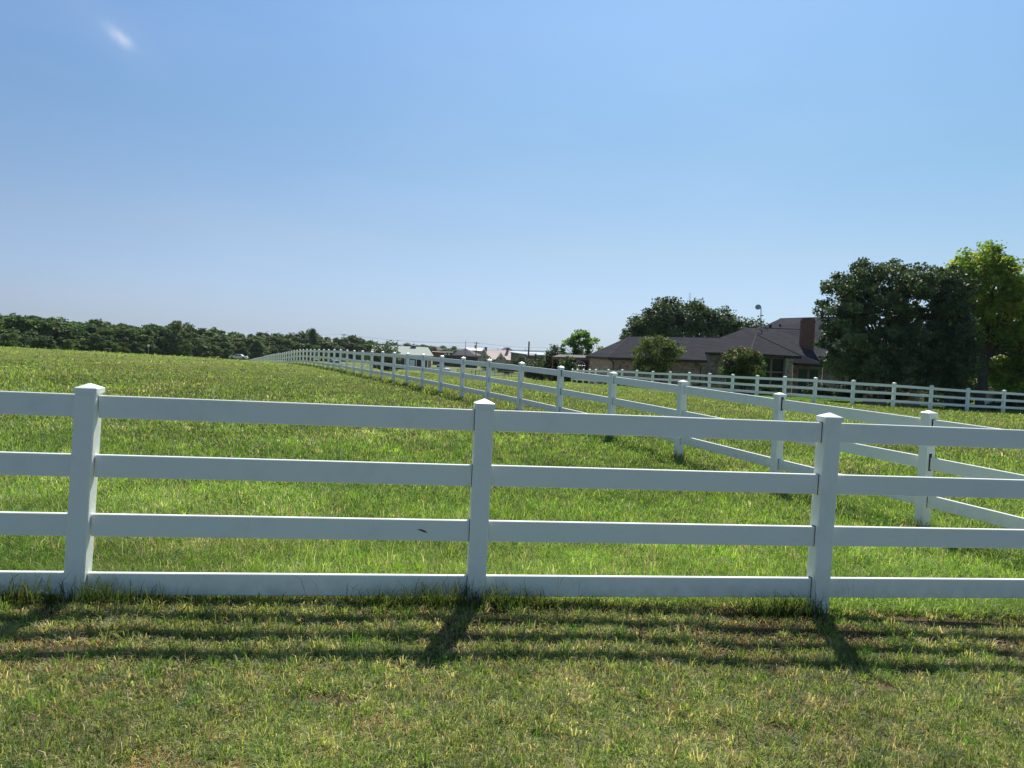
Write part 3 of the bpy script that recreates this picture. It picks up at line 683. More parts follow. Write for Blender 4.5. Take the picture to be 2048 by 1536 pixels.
def tree(name, base, lobes, nclump, nleaf, size, spread, cols, label, cat='tree', trunk=(.25, 2.), limbs=10, seed=1, mt=None, group=None, shell=.55, elong=1.5, flowers=None, stems=1, lean=(0, 0), collapse=None):
    base = np.array(base, float); root = thing(name, base, label, cat, group); r = np.random.default_rng(seed)
    P, li, c = crown_points(lobes, nclump, nleaf, spread, seed, shell)
    P[:, 2] = np.maximum(P[:, 2], .08)
    cc = np.array(cols, float); ci = r.integers(0, len(cc), nclump); col = cc[ci][li] * r.uniform(.75, 1.25, (nleaf, 1))
    fastmesh('crown', *[a for a in leaves(P, size, col, seed, elong=elong)][:3], mt or LEAF, leaves(P, size, col, seed, elong=elong)[3], root)
    mb = MB(); tr, th_ = trunk; L = np.array(lobes, float)
    for s_ in range(stems):
        ang = 2 * math.pi * s_ / max(stems, 1) + .4; ox = 0 if stems == 1 else .12; tilt = 0 if stems == 1 else .28
        top = np.array([lean[0] + math.cos(ang) * tilt * th_ * (stems > 1), lean[1] + math.sin(ang) * tilt * th_ * (stems > 1), th_])
        b0 = np.array([math.cos(ang) * ox, math.sin(ang) * ox, -.2])
        pts = [b0, b0 * [1, 1, 0] + [0, 0, .15], (b0 + top) / 2 + [r.normal(0, .05), r.normal(0, .05), 0], top]
        mb.tube(pts, [tr * 1.5, tr * 1.15, tr * .9, tr * .75], 10)
        sel = r.choice(len(c), max(2, limbs // stems), replace=False)
        for q in sel:
            e = c[q]; 
            if e[2] < th_ * .9: e = e + [0, 0, th_ * .5]
            m1 = top + (e - top) * .35 + np.array([0, 0, .12 * np.linalg.norm(e - top)]) + r.normal(0, .08, 3); m2 = top + (e - top) * .7 + r.normal(0, .15, 3) + [0, 0, .05]
            e = m2 + (e - m2) * .6
            mb.tube([top - [0, 0, .1], m1, m2, e], [tr * .55, tr * .32, tr * .2, tr * .06], 6)
            for _ in range(2):
                e2 = m2 + (e - m2) * .4 + r.normal(0, .6, 3) * spread * 2; mb.tube([m2, (m2 + e2) / 2 + r.normal(0, .06, 3), e2], [tr * .16, tr * .1, tr * .04], 5)
    mb.build('trunk', BARK, root, smooth=True)
    if flowers:
        n_, fc, zmin, fs = flowers; pf = c[c[:, 2] > zmin]; k_ = r.integers(0, len(pf), n_); PF = pf[k_] + r.normal(size=(n_, 3)) * spread * [.55, .55, .7] + [0, 0, spread * .6]
        cf = np.array(fc)[r.integers(0, len(fc), n_)] * r.uniform(.8, 1.2, (n_, 1)); q_ = leaves(PF, fs, cf, seed + 5, elong=1.1); fastmesh('blossom', *q_[:3], LEAF, q_[3], root)
    return root
DKG = [[.075, .125, .048], [.10, .15, .062], [.055, .095, .04], [.15, .20, .095]]
def pos(px, D): 
    p = at(px, 760, D); return np.array([p[0], p[1], H(p[0], p[1])])
def relz(px, py, D, base): return at(px, py, D) - base
def lob(base, D, items):
    """items: (px, py, halfwidth px, halfheight px, depth offset m, depth radius m) -> lobes relative to base"""
    out = []
    for px, py, hw_, hh_, do, dr in items:
        p = at(px, py, D + do) - base; k = (D + do) / F; out.append((p[0], p[1], p[2], hw_ * k, dr, hh_ * k))
    return out
b = pos(1765, 50)
tree('large_tree', b, lob(b, 50, [(1700, 600, 60, 62, 0, 2.6), (1765, 580, 78, 62, .5, 3.2), (1838, 600, 62, 66, 0, 2.8), (1690, 690, 50, 62, -.3, 2.6), (1765, 690, 85, 75, 0, 3.4), (1850, 700, 56, 75, .3, 2.6), (1725, 735, 62, 34, -.5, 2.4), (1825, 745, 60, 34, -.5, 2.4)]),
     820, 100000, .115, .19, DKG, 'big round dark green tree in front of the right end of the brick house', trunk=(.22, 1.9), limbs=26, seed=3, mt=LEAFD, shell=.35)
b = pos(1903, 49)
tree('evergreen_tree', b, lob(b, 49, [(1905, 585, 34, 52, 0, 1.5), (1900, 660, 40, 60, 0, 1.7), (1890, 730, 46, 50, 0, 1.8), (1925, 700, 24, 46, .3, 1.2)]),
     330, 32000, .12, .24, [[.055, .09, .042], [.07, .11, .048]], 'narrower blackish green tree between the big round tree and the yellow green one', trunk=(.2, 2.0), limbs=10, seed=4, mt=LEAFD, shell=.4)
b = pos(1966, 53)
YG = [[.22, .31, .06], [.16, .25, .05], [.28, .34, .055], [.12, .20, .04], [.36, .38, .07]]
tree('yellow_green_tree', b, lob(b, 53, [(1962, 540, 50, 46, 0, 1.8), (1925, 570, 36, 60, 0, 1.8), (2010, 590, 50, 50, 0, 2.2), (1985, 640, 72, 52, .4, 2.6), (2050, 650, 62, 66, 0, 2.4), (2085, 720, 60, 60, 0, 2.4), (2010, 712, 52, 44, .5, 2.2), (2110, 640, 60, 70, 0, 2.6), (1940, 655, 34, 46, .6, 1.6), (2035, 745, 44, 30, .3, 1.8), (2000, 752, 34, 26, .8, 1.6), (1940, 728, 30, 34, 1.0, 1.4), (2000, 560, 40, 50, 0, 2)]),
     700, 68000, .14, .28, YG, 'tall yellow green tree with a dark trunk at the right edge', trunk=(.36, 3.6), limbs=40, seed=5, shell=.5, mt=LEAFY)
b = pos(1350, 94)
tree('live_oak', b, lob(b, 94, [(1296, 652, 36, 34, 0, 3), (1338, 626, 36, 28, 0, 3), (1385, 634, 40, 28, 0, 3.5), (1434, 642, 32, 26, 0, 3), (1370, 665, 96, 26, 0, 3.5), (1268, 676, 24, 20, 0, 2), (1462, 660, 20, 20, 0, 2)]),
     460, 46000, .19, .36, DKG, 'broad dark live oak rising behind the low roof of the brick house', trunk=(.4, 2.4), limbs=20, seed=6, mt=LEAFD, shell=.4)
b = pos(1500, 96)
tree('thin_tree', b, lob(b, 96, [(1508, 655, 22, 18, 0, 1.8), (1490, 662, 20, 14, 0, 1.6)]), 90, 1500, .2, .4, [[.05, .08, .03], [.07, .10, .04]], 'wispy tree top showing over the roof behind the dish mast', trunk=(.15, 3), limbs=12, seed=7)
b = pos(1163, 88)
tree('young_tree', b, lob(b, 88, [(1163, 690, 22, 26, 0, 1.4), (1140, 700, 18, 20, 0, 1.1), (1185, 698, 16, 22, 0, 1.1), (1160, 672, 14, 14, 0, .9)]),
     74, 3000, .19, .22, [[.13, .22, .045], [.09, .17, .035], [.17, .26, .055]], 'open-crowned young tree against the sky left of the brick house', trunk=(.12, 1.7), limbs=30, seed=8, shell=.65, mt=LEAFY)
b = pos(1318, 62)
tree('ornamental_tree', b, lob(b, 62, [(1312, 690, 32, 18, 0, 1.4), (1290, 708, 24, 20, 0, 1.2), (1345, 700, 22, 14, 0, 1.0), (1300, 735, 30, 14, 0, 1.2), (1318, 720, 30, 16, 0, 1)]),
     150, 8000, .11, .19, [[.10, .14, .03], [.075, .115, .03], [.14, .17, .045]], 'light green multi-stemmed small tree against the low brick wing', trunk=(.07, 1.2), limbs=30, stems=4, seed=9, shell=.6)
b = pos(1487, 56)
tree('crape_myrtle', b, lob(b, 56, [(1485, 715, 38, 20, 0, 1.2), (1470, 735, 26, 22, 0, 1.0), (1505, 738, 24, 22, 0, 1.0), (1488, 755, 34, 18, 0, 1.1)]),
     190, 9500, .11, .16, [[.075, .12, .03], [.05, .085, .022], [.10, .145, .04]], 'bushy crape myrtle with pink blossom in front of the brick house', trunk=(.06, .9), limbs=24, stems=4, seed=10, flowers=(900, [[.50, .20, .22], [.42, .14, .17], [.55, .28, .27]], 1.75, .08))
def bush(px, D, wpx, hpx_, label, cols=DKG, seed=0, nl=1800, lf=.12, mt=None, name='shrub', cat='shrub', dz=1.0):
    b = pos(px, D); k = D / F; rw = wpx * k / 2; rh = hpx_ * k / 2
    return tree(name, b, [(0, 0, rh * .95, rw * .85, max(rw * .7, .5), rh * .95), (rw * .35, 0, rh * .7, rw * .6, rw * .5, rh * .7), (-rw * .4, .1, rh * .75, rw * .55, rw * .5, rh * .75)], 60, nl, lf, min(rw, rh) * .22, cols, label, cat, trunk=(.05, rh * .6), limbs=6, seed=seed, mt=mt, shell=.4)
MG = [[.05, .08, .025], [.065, .10, .03], [.04, .065, .02]]
bush(1136, 78, 34, 56, 'clipped dark shrub in front of the rust brown patio beam', DKG, 11, 3500, .13)
bush(1108, 86, 52, 74, 'loose grey green bush left of the patio beam', MG, 12, 4000, .16)
bush(1072, 98, 56, 40, 'low grey green thicket in front of the brown barn', [[.07, .095, .05], [.06, .085, .04]], 13, 3000, .18)
bush(1085, 120, 30, 40, 'dark bush against the right end of the blue-roofed barn', MG, 14, 2500, .2)
bush(1015, 215, 46, 22, 'low dark green hedge below the house with the pale pink roof', MG, 15, 2500, .3)
bush(1038, 240, 30, 34, 'grey green bush against the wall of the brown barn', MG, 16, 2200, .3)
bush(975, 235, 30, 30, 'dark bush at the corner of the house with the pale pink roof', MG, 17, 2200, .3)
bush(770, 165, 62, 62, 'rounded shrubby tree in front of the pale roofed barn', [[.07, .11, .04], [.09, .13, .05]], 18, 4500, .28, name='small_tree', cat='tree')
bush(1440, 55, 50, 16, 'low flower bed shrub under the crape myrtle', [[.05, .10, .02]], 19, 2200, .08)
bush(2022, 50, 70, 40, 'grey brown shrub behind the pale stone block at the right edge', [[.08, .08, .045], [.10, .095, .05]], 20, 5000, .10)
bush(1915, 54, 60, 46, 'mid green shrub beyond the path light', [[.05, .08, .025], [.07, .10, .03]], 21, 4500, .11)
bush(1866, 56, 34, 34, 'yellowish shrub beside the white porch column', [[.11, .13, .04], [.08, .10, .03]], 22, 2500, .10)
bush(1992, 56, 60, 40, 'green shrub directly behind the dark trunk', [[.06, .10, .03]], 23, 3500, .11)
bush(1935, 46.5, 18, 16, 'leafy plant in the stone ring left of the dark trunk', [[.03, .06, .02]], 24, 900, .07, name='plant', cat='plant')
bush(1985, 47.5, 16, 16, 'spiky plant in the stone ring right of the dark trunk', [[.03, .055, .02]], 25, 700, .07, name='plant', cat='plant')
bush(1640, 58, 60, 30, 'clipped dark shrub under the green windows', [[.03, .055, .02]], 26, 3500, .10)
bush(1545, 60, 60, 22, 'dark low hedge below the tall windows', [[.025, .05, .018]], 27, 3000, .10)
bush(1390, 62, 70, 18, 'dark low hedge along the brick wing', [[.025, .045, .018]], 28, 3000, .10)
bush(1240, 66, 60, 16, 'dark low planting at the left corner of the brick house', [[.025, .045, .018]], 29, 3000, .10)
bush(1700, 56, 60, 34, 'dark shrub beneath the left side of the big round tree', [[.022, .04, .018]], 30, 3500, .11)
bush(1775, 58, 90, 36, 'dark shrub beneath the middle of the big round tree', [[.022, .04, .018]], 31, 4500, .11)

for i, (px, D, ty, lbl) in enumerate([(1900, 92, 735, 'dark tree filling the gap behind the porch posts'), (1965, 95, 728, 'dark tree low behind the trunk of the yellow green tree'), (2030, 90, 722, 'dark tree at the right edge behind the grey brown shrub'), (2100, 88, 718, 'dark tree just past the right edge'), (1850, 96, 735, 'dark tree behind the right end of the brick house')]):
    b = pos(px, D); h_ = at(px, ty, D)[2] - b[2]
    tree('background_tree', b, [(0, 0, h_ * .55, 2.6, 1.6, h_ * .42), (1.5, 0, h_ * .4, 2., 1.5, h_ * .38), (-1.5, 0, h_ * .45, 2., 1.5, h_ * .4)], 110, 5200, .24, .4, MG, lbl, trunk=(.15, h_ * .4), limbs=5, seed=90 + i, mt=LEAFD, shell=.3)
# tree line along the left: six kinds, copied
WG = [[.085, .145, .04], [.11, .175, .05], [.07, .12, .04], [.14, .20, .055], [.09, .145, .05]]
protos = []
for v in range(7):
    r = np.random.default_rng(50 + v); lb = []
    for q in range(6 + v % 3):
        a = r.uniform(0, 6.28); rr_ = r.uniform(.05, .26); zz = r.uniform(.3, .82); lb.append((math.cos(a) * rr_, math.sin(a) * rr_, zz, r.uniform(.12, .22), r.uniform(.12, .22), r.uniform(.10, .18)))
    lb.append((0, 0, .3, .3, .3, .22)); lb.append((0, 0, .84, .1, .1, .12))
    if v == 5: lb = [(0, 0, .35, .2, .2, .3), (0, 0, .62, .15, .15, .24), (0.01, 0, .85, .07, .07, .13)]
    rs = np.random.default_rng(60 + v)
    cc = [[c * (1 + .12 * rs.normal()) for c in k_] for k_ in WG] if v != 5 else DKG
    protos.append((lb, cc, v))
def far_tree(name, px, D, top_py, label, v, width=1.0, group='trees of the far wood line', lf=1.0, hgt=None, cache={}):
    p = pos(px, D); h_ = (at(px, top_py, D)[2] - p[2]) if hgt is None else hgt
    key = v
    if key not in cache:
        lb, cc, v_ = protos[v]
        t_ = tree(name, p, lb, 150, 6500, .036, .040, cc, label, 'tree', trunk=(.018, .3), limbs=5, seed=70 + v, group=group, shell=.4, mt=LEAFF)
        cache[key] = t_; o = t_
    else:
        o = copy_tree(cache[key]); o.name = name
    o.location = Vector(p); o.rotation_euler = (0, 0, random.uniform(0, 6.28)); o.scale = (h_ * width, h_ * width, h_)
    o['label'] = label; o['category'] = 'tree'; o['group'] = group
    return o
prof = [(-160, 622), (0, 626), (40, 625), (70, 632), (100, 631), (135, 640), (150, 643), (200, 638), (240, 646), (270, 649), (330, 646), (350, 640), (380, 648), (400, 657), (430, 654), (460, 662), (500, 667), (515, 661), (545, 665), (590, 662), (620, 660), (650, 673), (680, 676), (705, 669), (740, 681), (760, 686)]
px_ = [p[0] for p in prof]; py_ = [p[1] for p in prof]
Df = lambda px: np.interp(px, [-160, 0, 250, 480, 620, 760], [140, 150, 185, 235, 262, 285])
GL = 'green broadleaf tree standing shoulder to shoulder in the wood line behind the left pasture'
x = -150
while x < 745:     # back row, full height
    y = np.interp(x, px_, py_) + random.uniform(-1.5, 4); far_tree('broadleaf_tree', x, Df(x) + random.uniform(6, 16), y, GL, random.choice([0, 1, 2, 3, 4, 6]), random.uniform(1.1, 1.6)); x += random.uniform(15, 22)
x = -160
while x < 735:     # middle row, lower and wider
    y = np.interp(x, px_, py_) + random.uniform(6, 20); far_tree('broadleaf_tree', x, Df(x) + random.uniform(-2, 3), y, GL, random.choice([0, 1, 2, 3, 4, 6]), random.uniform(1.5, 2.1)); x += random.uniform(18, 26)
x = -160
while x < 735:     # shrubby edge
    y = np.interp(x, px_, py_) + random.uniform(26, 38); far_tree('edge_tree', x, Df(x) - random.uniform(6, 10), y, 'low bushy tree filling the shaded edge of the wood line', random.choice([0, 2, 3, 6]), random.uniform(1.4, 1.8), group='bushy trees on the wood edge'); x += random.uniform(26, 38)
x = 440
while x < 705:     # filling row where the wood thins towards the barn
    y = np.interp(x, px_, py_) + random.uniform(5, 14); far_tree('broadleaf_tree', x, Df(x) + random.uniform(2, 8), y, GL, random.choice([0, 2, 3, 6]), random.uniform(1.9, 2.5)); x += random.uniform(15, 22)
far_tree('cedar_tree', 512, 205, 681, 'dense dark cedar standing by itself right of the white car', 5, 1.6, group=None)
far_tree('tall_tree', 622, 258, 657, 'taller pointed tree sticking up above the wood line over the white fence', 5, .8, group=None)
far_tree('round_tree', 352, 190, 639, 'tallest rounded crown near the middle of the wood line', 1, 1.0, group=None)
far_tree('olive_bush', 22, 128, 664, 'paler olive bush in front of the wood line at the left edge', 3, 1.3, group=None)
far_tree('small_tree', 372, 170, 686, 'slim pale green sapling at the wood edge left of the white car', 4, .8, group=None)
for o in list(COL.objects):
    if o.parent is None and o.get('group') is None and 'group' in o.keys(): del o['group']
# small trees far behind the barn and houses
for i, (a, D, y, lbl) in enumerate([(700, 330, 672, 'tree left of the pale roofed barn behind the white fence'), (742, 330, 682, 'round tree touching the left end of the pale barn roof'), (783, 420, 683, 'tree top behind the ridge between the two cupolas'), (812, 430, 686, 'bushy tree just left of the right cupola'), (846, 420, 689, 'tree behind the right end of the pale barn roof'), (862, 400, 692, 'dark tree at the right corner of the pale barn roof'), (884, 420, 690.5, 'green tree left of the small grey hip-roofed house'), (905, 430, 691.5, 'bright green tree left of the thin pole'), (760, 430, 685, 'tree behind the left cupola')]):
    far_tree('distant_tree', a, D, y, 'distant ' + lbl, [0, 1, 2, 3, 4, 6][i % 6], 1.9, group=None)
for o in list(COL.objects):
    if o.parent is None and 'group' in o.keys() and o['group'] is None: del o['group']

# far low hills on the horizon
def hills(D, amp, seed, c, name='hills', z0=0.0):
    m_ = flat(name + '_cover', c, .95, .05, var=.2, sc_=.02); V = []; Fs = []; n = 260
    for i in range(n + 1):
        u = -1.3 + 2.6 * i / n; X = u * D; z = z0 + amp * (fbm(np.array([u * 40.]), np.array([seed * 3.1]), 3.0, seed, 5)[0])
        V += [(X, D, -8), (X, D + 60, z), (X, D + 700, z * .6 - 4)]
    for i in range(n):
        a = i * 3; Fs += [(a, a + 3, a + 4, a + 1), (a + 1, a + 4, a + 5, a + 2)]
    o = newmesh(name, V, Fs, m_); o['kind'] = 'structure'
hills(1500, 9, 3, (.045, .07, .04), 'wooded_hills', z0=-4)
hills(3600, 26, 5, (.05, .075, .06), 'distant_hills', z0=-6)

# ------------------------------------------------------------------ brick house
root = thing('brick_house', at(1400, 720, 68) * [1, 1, 0] + [0, 0, -1.0], 'long single-storey brick house with dark hipped shingle roofs behind the right fence', 'house')
HO = np.array(root.location)
e0 = at(1172.3, 711.4, 76.5); e1 = at(1217, 714.3, 68.8); e2 = at(1414.5, 720.5, 64.5); rm = at(1350, 674.2, 72.0)
nM = np.cross(e2 - e1, rm - e1); nM /= np.linalg.norm(nM)
pm = lambda x, y: onplane(x, y, e1, nM)
r0, r1, r2, n0, apex, bl, s0 = pm(1259, 672.9), pm(1440, 675), pm(1475, 662.5), pm(1494, 654.7), pm(1512.5, 668.8), pm(1500, 706.6), pm(1409.4, 704.4)
br_ = at(1602.5, 712.4, 65.2); ne0 = at(1585, 725, 66.3); ne1 = at(1647, 729.4, 65.8); n1 = at(1604, 659.6, 76.2); n2 = at(1665, 662, 76)
back = np.array([1.2, 5.4, -2.1])
def slab(name, polys, m_, par, th_=.14):
    mb = MB(HO)
    for P in polys: mb.prism(P, (0, 0, -th_))
    return mb.build(name, m_, par)
roofA = slab('roof', [[e1, e2, s0, bl, apex, n0, r2, r1, r0], [e0, e1, r0], [e0, r0, r0 + back], [r0, r1, r1 + back, r0 + back]], SHINGLE, root)
v0 = at(1585, 712, 68.8)
slab('roof', [[apex, bl + [.0, 0, .004], br_]], SHINGLE, root)                                   # bay
slab('roof', [[n0 - [0, 0, .003], n1, n2, ne1, ne0, apex - [0, 0, .02]]], SHINGLE, root)
c0, c1 = at(1559.4, 637.5, 84), at(1700, 633, 83)
slab('roof', [[c0, c1, at(1720, 664, 77), at(1527, 660.5, 77.5), at(1522, 655, 78.5)], [at(1522, 655, 78.5), c0, c0 + [3, 6, -3]]], SHINGLE, root)
slab('roof', [[at(1637, 712.6, 66.4), at(1890, 724, 64), at(1860, 655, 74), at(1652, 660, 75.4)]], SHINGLE, root)
# ridge caps
for a, b in ((r0, r1), (e1, r0), (apex, br_), (n0, n1), (c0, c1), (apex, bl)): mb = MB(HO); mb.tube([a + [0, 0, .01], b + [0, 0, .01]], .05, 6); mb.build('ridge_cap', RIDGE, roofA)
# fascia boards and gutters
def board(a, b, h=.2, t_=.05, drop=.12):
    a = np.array(a); b = np.array(b); d = b - a; L = np.linalg.norm(d); d /= L; n_ = np.cross(d, (0, 0, 1)); n_ /= np.linalg.norm(n_)
    mb.box((a + b) / 2 - [0, 0, drop] + n_ * .03 * (1 if n_[1] < 0 else -1), (t_, h, L), n_, np.cross(n_, d), d)
for a, b in ((e0, e1), (e1, e2), (s0, bl), (bl, br_), (ne0, ne1)):
    mb = MB(HO); board(a, b); mb.build('fascia', FASCIA, root)
def plan(px, D): p = at(px, 720, D); return p[:2]
def wall(pa, Da, pb_, Db, z1, name='wall', m_=BRICK, z0=-1.5, t_=.3):
    A, B = plan(pa, Da), plan(pb_, Db); d = (B - A) / np.linalg.norm(B - A); n_ = np.array([-d[1], d[0]])
    if n_[1] < 0: n_ = -n_
    mb = MB(HO); mb.prism([(*A, z0), (*B, z0), (*(B + n_ * t_), z0), (*(A + n_ * t_), z0)], (0, 0, z1 - z0)); return mb.build(name, m_, root), A, d, n_, np.linalg.norm(B - A)
wA = wall(1222.8, 69.6, 1411, 65.3, 1.62)
wall(1180, 76.2, 1222, 69.75, 1.58)
wall(1412.5, 66.4, 1500, 67.6, 2.3)
wB = wall(1505, 66.0, 1586.5, 65.9, 2.45)
wall(1411.2, 65.4, 1412.2, 66.3, 1.62); 
wC = wall(1588, 67.6, 1646, 67.1, 1.8)
wD = wall(1647.5, 67.7, 1885, 65.2, 2.3)
wall(1500.8, 67.5, 1504, 66.1, 2.3)
wall(1885, 65.5, 1875, 76, 2.3)
def window(W, a0, a1, z0, z1, mull=0, transom=None, glass=GLASS):
    _, A, d, n_, L = W; d3 = np.array([*d, 0.]); n3 = np.array([*n_, 0.]); c = np.array([*A, 0.]) + d3 * (a0 + a1) / 2 * 1.0 - n3 * .03; c[2] = (z0 + z1) / 2
    mb = MB(HO); wd_ = a1 - a0; hh_ = z1 - z0; t_ = .10
    mb.box(c + d3 * (wd_ / 2 - t_ / 2), (t_, .12, hh_), d3, n3); mb.box(c - d3 * (wd_ / 2 - t_ / 2), (t_, .12, hh_), d3, n3)
    mb.box(c + [0, 0, hh_ / 2 - t_ / 2], (wd_ - 2 * t_, .12, t_), d3, n3); mb.box(c - [0, 0, hh_ / 2 - t_ / 2], (wd_ - 2 * t_, .12, t_), d3, n3)
    for q in range(mull): mb.box(c + d3 * (wd_ * ((q + 1) / (mull + 1) - .5)), (.16, .10, hh_ - 2 * t_), d3, n3)
    if transom: 
        z = transom; mb.box((c[0], c[1], z), (wd_ - 2 * t_, .09, .12), d3, n3)
    w_ = mb.build('window', TRIM, root)
    mb = MB(HO); mb.box(c + n3 * .0, (wd_ - 2 * t_ + .004, .02, hh_ - 2 * t_ + .004), d3, n3); mb.build('pane', glass, w_)
    return w_
window(wB, .5, 2.7, -.9, 2.28, 1, 1.05, GLASS)
window(wC, .35, 2.15, -.9, 1.5, 1, None, CURTAIN)
for q in range(3): window(wD, 1.2 + q * 1.0, 1.9 + q * 1.0, -.6, 1.1, 0, None, GLASS)
window(wD, 6.2, 7.4, -.9, 1.2, 0, None, GLASS)
window(wA, 4.2, 5.2, -.3, 1.0, 0, None, GLASS)
# brick pier, downspouts, porch columns
mb = MB(HO); p = at(1576, 740, 65.4); mb.box((p[0], p[1], .45), (.62, .3, 3.9), (1, 0, 0)); mb.build('brick_pier', BRICK, root)
for px, D, zt in ((1226, 69.2, 1.5), (1401, 65.2, 1.5)):
    p = at(px, 740, D); q = p + [-.45 if px < 1300 else -.5, .1, 0]; mb = MB(HO)
    mb.tube([(q[0], q[1] - .3, zt + .05), (q[0] + .1, q[1] - .2, zt - .1), (p[0], p[1] - .04, zt - .3), (p[0], p[1] - .04, -1.1)], .05, 6); mb.build('downspout', DARK, root)
for px, m_, wd_ in ((1825, flat('red_cedar_post', (.30, .13, .08)), .26), (1850, flat('pale_porch_post', (.42, .40, .36)), .2)):
    p = at(px, 760, 57); mb = MB(HO); mb.box((p[0], p[1], .5), (wd_, wd_, 3.0), bev=.02); mb.box((p[0], p[1], 2.05), (wd_ + .1, wd_ + .1, .12)); mb.box((p[0], p[1], -.75), (wd_ + .1, wd_ + .1, .16)); mb.build('porch_post', m_, root)
# chimney
c_ = at(1613.5, 680, 69.8); ztop = at(1613, 636.5, 69.8)[2]
mb = MB(HO); mb.box((c_[0], c_[1], (ztop - .35 + 2.0) / 2), (1.10, .8, ztop - .35 - 2.0), (1, -.12, 0), (.12, 1, 0)); mb.box((c_[0], c_[1], ztop - .28), (1.18, .88, .14), (1, -.12, 0), (.12, 1, 0)); mb.box((c_[0], c_[1], ztop - .13), (1.02, .72, .16), (1, -.12, 0), (.12, 1, 0)); mb.box((c_[0], c_[1], ztop - .02), (.9, .6, .06), (1, -.12, 0), (.12, 1, 0))
ch_ = mb.build('chimney', REDBRICK, root); mb = MB(HO); mb.box((c_[0], c_[1], ztop + .03), (.5, .35, .05)); mb.build('chimney_cap', DARK, ch_)
# roof vents
for px, py, D, s_ in ((1540.5, 653.5, 78.2, .14), (1560, 652, 79, .09)):
    p = at(px, py, D); mb = MB(HO); mb.tube([p - [0, 0, .4], p + [0, 0, .12]], s_, 8); mb.tube([p + [0, 0, .1], p + [0, 0, .2]], [s_ * 1.4, s_ * 1.1], 8); mb.build('roof_vent', DARK, roofA)
for px in (1370, 1389, 1411):
    p = onplane(px, 675.5 + (px - 1370) * .01, r0, nM); mb = MB(HO); mb.tube([p - [0, 0, .2], p + [0, .3, .16]], .06, 6); mb.build('roof_vent', DISH, roofA)
# satellite dish on a tripod mast
p = at(1521.8, 668, 72.5); t_ = at(1522, 615.6, 72.5); dt = thing('satellite_dish', p, 'grey satellite dish on a tall mast and tripod on the roof ridge', 'satellite dish'); O = np.array(dt.location)
mb = MB(O); mb.tube([p - [0, 0, .1], t_ + [0, 0, .05]], .045, 8); mb.build('mast', STEEL, dt)
for dx, dy in ((-.75, -.3), (.8, -.2), (.05, .7)):
    mb = MB(O); mb.tube([p + [0, 0, 1.25], p + [dx, dy, .05 + .2 * dy]], .028, 6); mb.tube([p + [0, 0, .6], p + [dx * .55, dy * .55, .5]], .018, 5); mb.build('tripod_leg', DARK, dt)
c_ = at(1516.3, 614.8, 72.3); V = []; Fs = []; nA, nR = 20, 5; dirn = np.array([-.35, -.85, .38]); dirn /= np.linalg.norm(dirn); a_ = np.cross(dirn, (0, 0, 1)); a_ /= np.linalg.norm(a_); b_v = np.cross(a_, dirn)
for sgn in (0, .02):
    for i in range(nR + 1):
        for k in range(nA):
            q = i / nR * .27; th_ = 2 * math.pi * k / nA; V.append(c_ + a_ * q * math.cos(th_) + b_v * q * math.sin(th_) + dirn * (q * q * .9 + sgn))
mb = MB(O); n_r = nR + 1
Fs = [(s * n_r * nA + i * nA + k, s * n_r * nA + i * nA + (k + 1) % nA, s * n_r * nA + (i + 1) * nA + (k + 1) % nA, s * n_r * nA + (i + 1) * nA + k) for s in (0, 1) for i in range(nR) for k in range(nA)] + [(nR * nA + k, nR * nA + (k + 1) % nA, n_r * nA + nR * nA + (k + 1) % nA, n_r * nA + nR * nA + k) for k in range(nA)]
mb.add(V, Fs); mb.tube([c_, c_ + dirn * .3 - b_v * .12], .012, 5); mb.tube([c_ + dirn * .3 - b_v * .12, c_ + dirn * .22 - b_v * .09], .03, 6); mb.tube([c_ - dirn * .02, t_], .02, 5); mb.build('dish', DISH, dt, smooth=True)
# old aerial behind the oak
p = pos(1379, 110); tp = at(1380, 585, 110); an = thing('radio_aerial', p, 'thin radio aerial standing above the live oak', 'aerial'); O = np.array(an.location)
mb = MB(O); mb.tube([p, tp], [.06, .03], 6); mb.build('mast', STEEL, an)
mb = MB(O)
for q in range(4): mb.tube([tp - [.25, 0, .3 + q * .25], tp + [.25, 0, -.3 - q * .25]], .012, 4)
mb.build('aerial_arms', STEEL, an)

# patio cover left of the house
p = pos(1143, 80); pc = thing('patio_cover', p, 'low patio cover with a rust brown beam left of the brick house', 'patio cover'); O = np.array(pc.location)
A = at(1104, 716.5, 80); B = at(1181, 719, 79); mb = MB(O); d = B - A; L = np.linalg.norm(d); d /= L; n_ = np.array([-d[1], d[0], 0]); mb.box((A + B) / 2, (L, .2, .22), d, n_, np.cross(d, n_)); mb.build('beam', RUST, pc)
mb = MB(O); mb.prism([A + [0, 0, .10], B + [0, 0, .10], B + [1.0, 4.5, .35], A + [1.0, 4.5, .35]], (0, 0, .08)); mb.build('roof', GREYROOF, pc)
for f_ in (.02, .34, .66, .97):
    q = A + d * L * f_; mb = MB(O); g_ = H(q[0], q[1]); mb.box((q[0], q[1], (q[2] - .1 + g_) / 2), (.14, .14, q[2] - .1 - g_)); mb.build('post', RUST, pc)
mb = MB(O); q = (A + B) / 2 + [1, 4.2, 0]; g_ = H(q[0], q[1]); mb.box((q[0], q[1], (q[2] + .2 + g_) / 2), (L * .98, .15, q[2] + .2 - g_), d, n_); mb.build('back_wall', FASCIA, pc)
